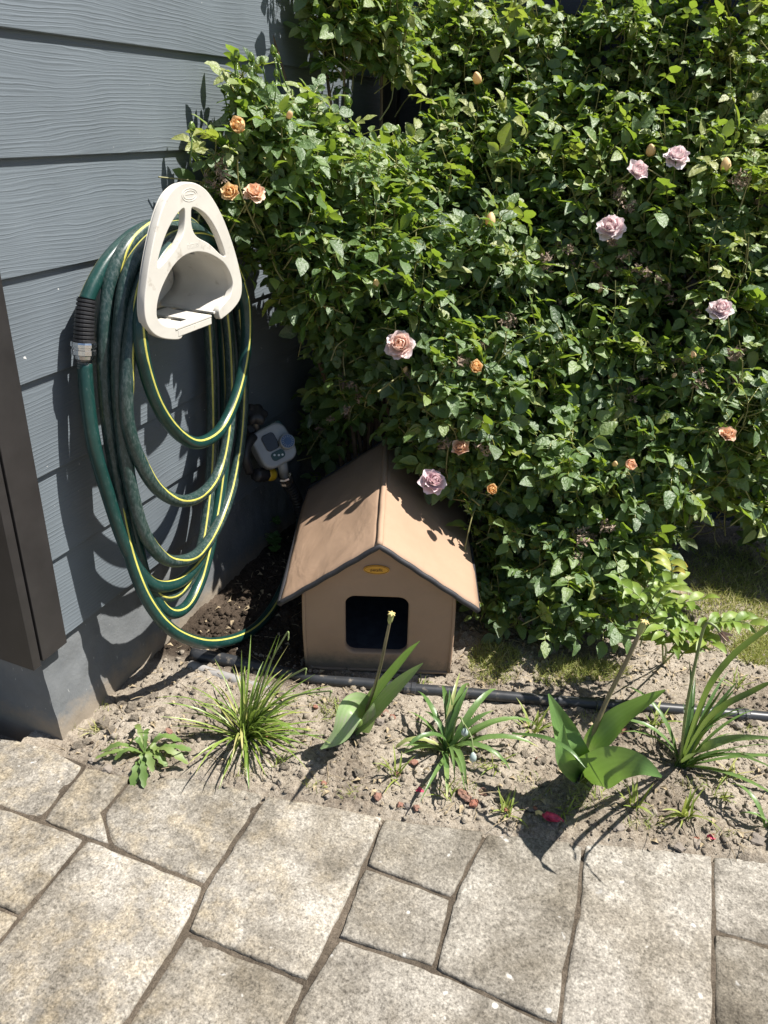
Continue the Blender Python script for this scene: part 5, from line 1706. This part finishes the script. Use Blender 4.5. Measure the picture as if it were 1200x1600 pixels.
# ---- small grass tufts, each one a plant
TUFT = [((988, 1268), 14, .06, .0045, 'small green grass tuft below the wide-leaved tulip'), ((1070, 1280), 18, .075, .0045, 'grass tuft below the daffodil clump'), ((790, 1272), 13, .06, .0035, 'thin grass tuft at the paving edge below the seed pods'), ((617, 1215), 12, .065, .0035, 'sparse upright weed tuft between tulip and strap-leaf plant'),
        ((832, 1145), 16, .07, .004, 'grass tuft left of the wide-leaved tulip by the pipe'), ((1020, 1140), 10, .07, .005, 'grass tuft between the second tulip and the daffodils'), ((880, 1272), 9, .04, .003, 'tiny grass tuft in the second tulip shadow'), ((1140, 1215), 16, .045, .003, 'yellowish grass tuft right of the daffodil clump'),
        ((700, 1250), 9, .045, .003, 'tiny green tuft below the seed-pod plant'), ((520, 1120), 9, .04, .0022, 'tiny tuft left of the first tulip'), ((770, 1200), 10, .045, .003, 'small tuft right of the seed-pod plant'), ((935, 1250), 9, .035, .003, 'low green tuft right of the fallen magenta petal'), ((1120, 1250), 12, .05, .003, 'green tuft between daffodil and paving, right of the grass tuft'),
        ((150, 1135), 14, .035, .0016, 'dry wispy tuft at the plinth foot'), ((430, 1195), 10, .04, .0022, 'tiny grass tuft at the paving edge below the narrow-leaf clump'), ((660, 1070), 12, .03, .002, 'short grass tuft by the pet house corner'), ((1150, 1075), 12, .05, .003, 'grass tuft behind the daffodil leaves')]
for i, (px, n, L, w, lab) in enumerate(TUFT):
    r = random.Random(600 + i); dry = 'dry' in lab or 'yellow' in lab
    clump(lab, 'grass tuft', px, [(r.uniform(0, 360), L * r.uniform(.6, 1.2), r.uniform(30, 88), r.uniform(10, 80), w * r.uniform(.7, 1.2), r.uniform(.25, .6) + (.35 if dry else 0)) for _ in range(n)], 'grass', 'small grass tufts in the soil', name='grass_tuft')

# ---- mass grass (uncountable)
def grass_patch(name, pts, label, tint, seed, h=(.015, .05), w=.0016):
    r = random.Random(seed); m_ = MB()
    for (p, k) in pts:
        a = r.uniform(0, 6.28); l = r.uniform(*h) * k
        path = arc_path(p, a, l, r.uniform(.7, 1.5), r.uniform(.3, 1.5), 4)
        vs, fs = blade_vf(path, lambda t: w * (1 - .85 * t), norm_rand(r) + Vector((0, 0, .4)), .2, 1)
        m_.add(vs, fs, tint=min(1, max(0, r.gauss(tint, .18))))
    o = m_.build(name, MAT['grass'])
    return tag(o, label, 'grass', kind='stuff')
r = random.Random(44)
def scatter(cells, n):
    out = []
    for _ in range(n):
        px, py, rx, ry = r.choice(cells)
        a = r.uniform(0, 6.28); q = math.sqrt(r.random())
        p = PZ(px + rx * q * math.cos(a), py + ry * q * math.sin(a), 0)
        p.z = (back_z if p.y > .76 else soil_z)(p.x, p.y)
        out.append((p, 1.25 - .6 * q))
    return out
grass_patch('grass', scatter([(1170, 960, 90, 75), (1130, 900, 60, 50), (1210, 900, 70, 60), (1130, 960, 70, 60), (1260, 1000, 90, 70), (1180, 1020, 40, 25)], 5600), 'patchy yellow-green grass at the right beside the bush', .74, 1, (.015, .05), .0021)
grass_patch('dry_grass', scatter([(775, 1040, 45, 32), (770, 1030, 40, 20), (880, 1058, 50, 22), (905, 1050, 45, 20), (940, 1055, 40, 14)], 2400), 'short dry yellow grass between the pipe and the rose bush', .72, 2, (.014, .040), .0017)
cells = [(r.uniform(130, 1190), r.uniform(1090, 1320), 22, 11) for _ in range(48)]
cells = [c_ for c_ in cells if PZ(c_[0], c_[1]).y > edge_y(PZ(c_[0], c_[1]).x) + .015]
grass_patch('sprouts', scatter(cells, 900), 'tiny sprouts scattered over the bare soil', .6, 3, (.007, .026), .0016)

# ------------------------------------------------------------------ stones, clods and litter
def rock_mesh(seed, mat):
    r2 = random.Random(seed)
    import bmesh
    bm = bmesh.new(); bmesh.ops.create_icosphere(bm, subdivisions=2, radius=1)
    sc = Vector((r2.uniform(.8, 1.2), r2.uniform(.7, 1.1), r2.uniform(.45, .75)))
    for v in bm.verts:
        k = 1 + .55 * mnoise.noise(v.co * 1.4 + Vector((seed * 3.1, 0, 0))) + .32 * mnoise.noise(v.co * 3.4 + Vector((0, seed, 0)))
        v.co = Vector((v.co.x * sc.x, v.co.y * sc.y, v.co.z * sc.z)) * k
    me = bpy.data.meshes.new('stone'); bm.to_mesh(me); bm.free()
    me.materials.append(MAT[mat])
    return me
RK = {m_: [rock_mesh(k, m_) for k in range(5)] for m_ in ('soil', 'stone', 'redstone')}
def put_stone(p, s, kind, parent, r2, nm='stone'):
    o = link(nm, RK[kind][r2.randrange(5)], parent)
    o.matrix_basis = Matrix.Translation(Vector(p) - wloc(parent) + Vector((0, 0, s * .25))) @ Matrix.Rotation(r2.uniform(0, 6.28), 4, 'Z') @ Matrix.Rotation(r2.uniform(-.4, .4), 4, 'X') @ Matrix.Scale(s, 4)
rs = random.Random(9)
def on_soil(px, py):
    p = PZ(px, py, 0)
    return p.y > edge_y(p.x) + .008 and p.x > .03
CL = [(205, 1105, .014, 'soil'), (190, 1090, .013, 'soil'), (222, 1098, .011, 'soil'), (240, 1085, .010, 'soil'), (160, 1128, .013, 'soil'), (175, 1140, .011, 'soil'), (210, 1125, .010, 'soil'), (143, 1188, .008, 'stone'), (168, 1202, .009, 'stone'),
      (598, 1120, .011, 'redstone'), (592, 1135, .010, 'stone'), (612, 1128, .007, 'redstone'), (506, 1228, .007, 'redstone'), (636, 1265, .008, 'stone'), (625, 1262, .007, 'redstone'), (650, 1268, .008, 'redstone'), (728, 1252, .010, 'redstone'), (740, 1262, .011, 'redstone'), (722, 1245, .009, 'redstone'),
      (792, 1270, .009, 'redstone'), (1150, 1140, .012, 'stone'), (1165, 1275, .012, 'stone'), (1140, 1265, .009, 'stone'), (1020, 1275, .010, 'stone'), (965, 1298, .009, 'stone'), (1138, 1030, .008, 'stone'), (1120, 1060, .006, 'stone'), (885, 1240, .010, 'soil'), (820, 1130, .011, 'soil'), (850, 1160, .012, 'soil'), (560, 1215, .009, 'soil'), (470, 1215, .008, 'soil'), (1090, 1320, .010, 'stone'), (1060, 1325, .009, 'stone'), (1180, 1315, .012, 'stone')]
for (px, py, s, kd) in CL: put_stone(ground(px, py), s, kd, soil, rs)
k = 0
while k < 150:
    px, py = rs.uniform(120, 1195), rs.uniform(1085, 1330)
    if not on_soil(px, py): continue
    put_stone(ground(px, py), rs.choice([.004, .005, .006, .008, .011]), rs.choice(['soil', 'soil', 'soil', 'soil', 'soil', 'stone', 'redstone']), soil, rs); k += 1
def crumbs(name, n, sampler, mat, smin, smax, parent, seed):
    r2 = random.Random(seed)
    bV = []; bQ = []; b = 0
    ico = np.array([(0, 0, 1), (.9, 0, .3), (.28, .85, .3), (-.72, .53, .3), (-.72, -.53, .3), (.28, -.85, .3), (.72, .53, -.4), (-.28, .85, -.4), (-.9, 0, -.4), (-.28, -.85, -.4), (.72, -.53, -.4)])
    fc = [(0, 1, 2), (0, 2, 3), (0, 3, 4), (0, 4, 5), (0, 5, 1), (1, 6, 2), (2, 6, 7), (2, 7, 3), (3, 7, 8), (3, 8, 4), (4, 8, 9), (4, 9, 5), (5, 9, 10), (5, 10, 1), (1, 10, 6)]
    fc = np.array(fc)
    for _ in range(n):
        p = sampler(r2)
        if p is None: continue
        s = smin * (smax / smin) ** (r2.random() ** 2.2)
        jit = 1 + np.array([[r2.uniform(-.3, .3) for _ in range(3)] for _ in range(11)])
        M = np.array(Matrix.Rotation(r2.uniform(0, 6.28), 3, 'Z') @ Matrix.Rotation(r2.uniform(-.6, .6), 3, 'X'))
        v = (ico * jit * np.array([1, r2.uniform(.6, 1), r2.uniform(.5, .9)]) * s) @ M.T + np.array(p) + np.array([0, 0, s * .2])
        bV.append(v); bQ.append(fc + b); b += 11
    me = mesh_np(name, np.concatenate(bV), np.concatenate(bQ), MAT[mat], False)
    o = link(name, me, parent); o['kind'] = 'stuff'
    return o
def samp_soil(r2):
    px, py = r2.uniform(90, 1260), r2.uniform(1010, 1345)
    p = PZ(px, py, 0)
    if p.y < edge_y(p.x) + r2.uniform(-.03, .03) or p.x < .028: return None
    if p.y < edge_y(p.x) and r2.random() < .7: return None
    return (p.x, p.y, max(soil_z(p.x, p.y), -.0 if p.y < edge_y(p.x) + .004 else -1))
crumbs('soil_crumbs', 9000, samp_soil, 'soil', .0012, .0085, soil, 1)
crumbs('dark_crumbs', 1500, samp_soil, 'mulch', .001, .0042, soil, 2)
def samp_dark(r2):
    p = Vector((r2.uniform(.03, .42), r2.uniform(.28, 1.0), 0))
    if in_house(p, .0): return None
    return (p.x, p.y, soil_z(p.x, p.y) if p.y < .76 else back_z(p.x, p.y))
crumbs('dark_clods', 3200, samp_dark, 'mulch', .002, .011, soil, 3)
def samp_back(r2):
    p = PZ(r2.uniform(700, 1260), r2.uniform(815, 1075), 0)
    return (p.x, p.y, soil_z(p.x, p.y) if p.y < .76 else back_z(p.x, p.y))
crumbs('bed_crumbs', 3500, samp_back, 'soil', .0015, .006, soil, 4)
# straw, dry leaf litter and twiglets on the soil
r = random.Random(66)
m_ = MB()
k = 0
while k < 1700:
    if k < 800: p = PZ(r.uniform(700, 1230), r.uniform(820, 1075), 0)
    elif k < 1500: p = PZ(r.uniform(100, 1200), r.uniform(1040, 1330), 0)
    else: p = Vector((r.uniform(.03, .4), r.uniform(.2, .95), 0))
    k += 1
    if p.y < edge_y(p.x) + .01 or p.x < .025 or in_house(p, 0): continue
    p.z = (soil_z(p.x, p.y) if p.y < .76 else back_z(p.x, p.y)) + .002
    a = r.uniform(0, 6.28); d = Vector((math.cos(a), math.sin(a), r.uniform(-.05, .35))).normalized()
    if r.random() < .6:
        l = r.uniform(.01, .045)
        m_.add(*tube_vf([p, p + d * l * .5 + Vector((0, 0, .002)), p + d * l], [.0008, .0007, .0004], 3, False))
    else:
        l = r.uniform(.008, .018)
        m_.add(*blade_vf([p, p + d * l * .5 + Vector((0, 0, .004)), p + d * l], lambda t, l=l: l * .55 * max(.05, math.sin(math.pi * (t * .9 + .05))), norm_rand(r) * .5 + Vector((0, 0, 1)), .5))
tag(m_.build('leaf_litter', MAT['straw']), 'dry straw and leaf litter on the soil', 'litter', kind='stuff')
# fallen tulip petal
g = ground(855, 1286)
fp = thing('fallen_petal', 'crumpled magenta tulip petal lying on the soil at the paving edge', 'petal', g)
for (dx, mt, nm) in ((0, 'fallen', 'petal'), (.004, 'fallen', 'petal')):
    leaf_part(fp, [g + Vector((-.012 + dx, .002, .006)), g + Vector((.004, -.004 + dx, .010)), g + Vector((.024 + dx, .003, .005))], lambda t: .014 * max(.1, math.sin(math.pi * (t * .9 + .06))), (0, -.6, 1), 'rose_leaf', name=nm, fold=.6, cols=4, ruffle=.5, seed=int(dx * 900), sub=5).data.materials[0] = MAT[mt]
leaf_part(fp, [g + Vector((-.012, .002, .006)), g + Vector((-.018, .003, .007)), g + Vector((-.024, .002, .003))], lambda t: .007, (0, -.4, 1), 'rose_leaf', name='petal_base', sub=3).data.materials[0] = MAT['tulipyellow']
for (px, py, lab) in ((940, 1222, 'dark red petal under the wide tulip leaf'), (1110, 1312, 'dark red petal at the paving edge near the right'), (655, 1243, 'small dark red petal below the strap-leaf plant')):
    g = ground(px, py); q = thing('fallen_petal', lab, 'petal', g)
    leaf_part(q, [g + Vector((-.007, 0, .004)), g + Vector((0, -.001, .008)), g + Vector((.008, .002, .004))], lambda t: .009 * max(.1, math.sin(math.pi * (t * .9 + .06))), (0, -.5, 1), 'rose_leaf', name='petal', fold=.6, cols=4, ruffle=.5, seed=px, sub=4).data.materials[0] = MAT['fallen']
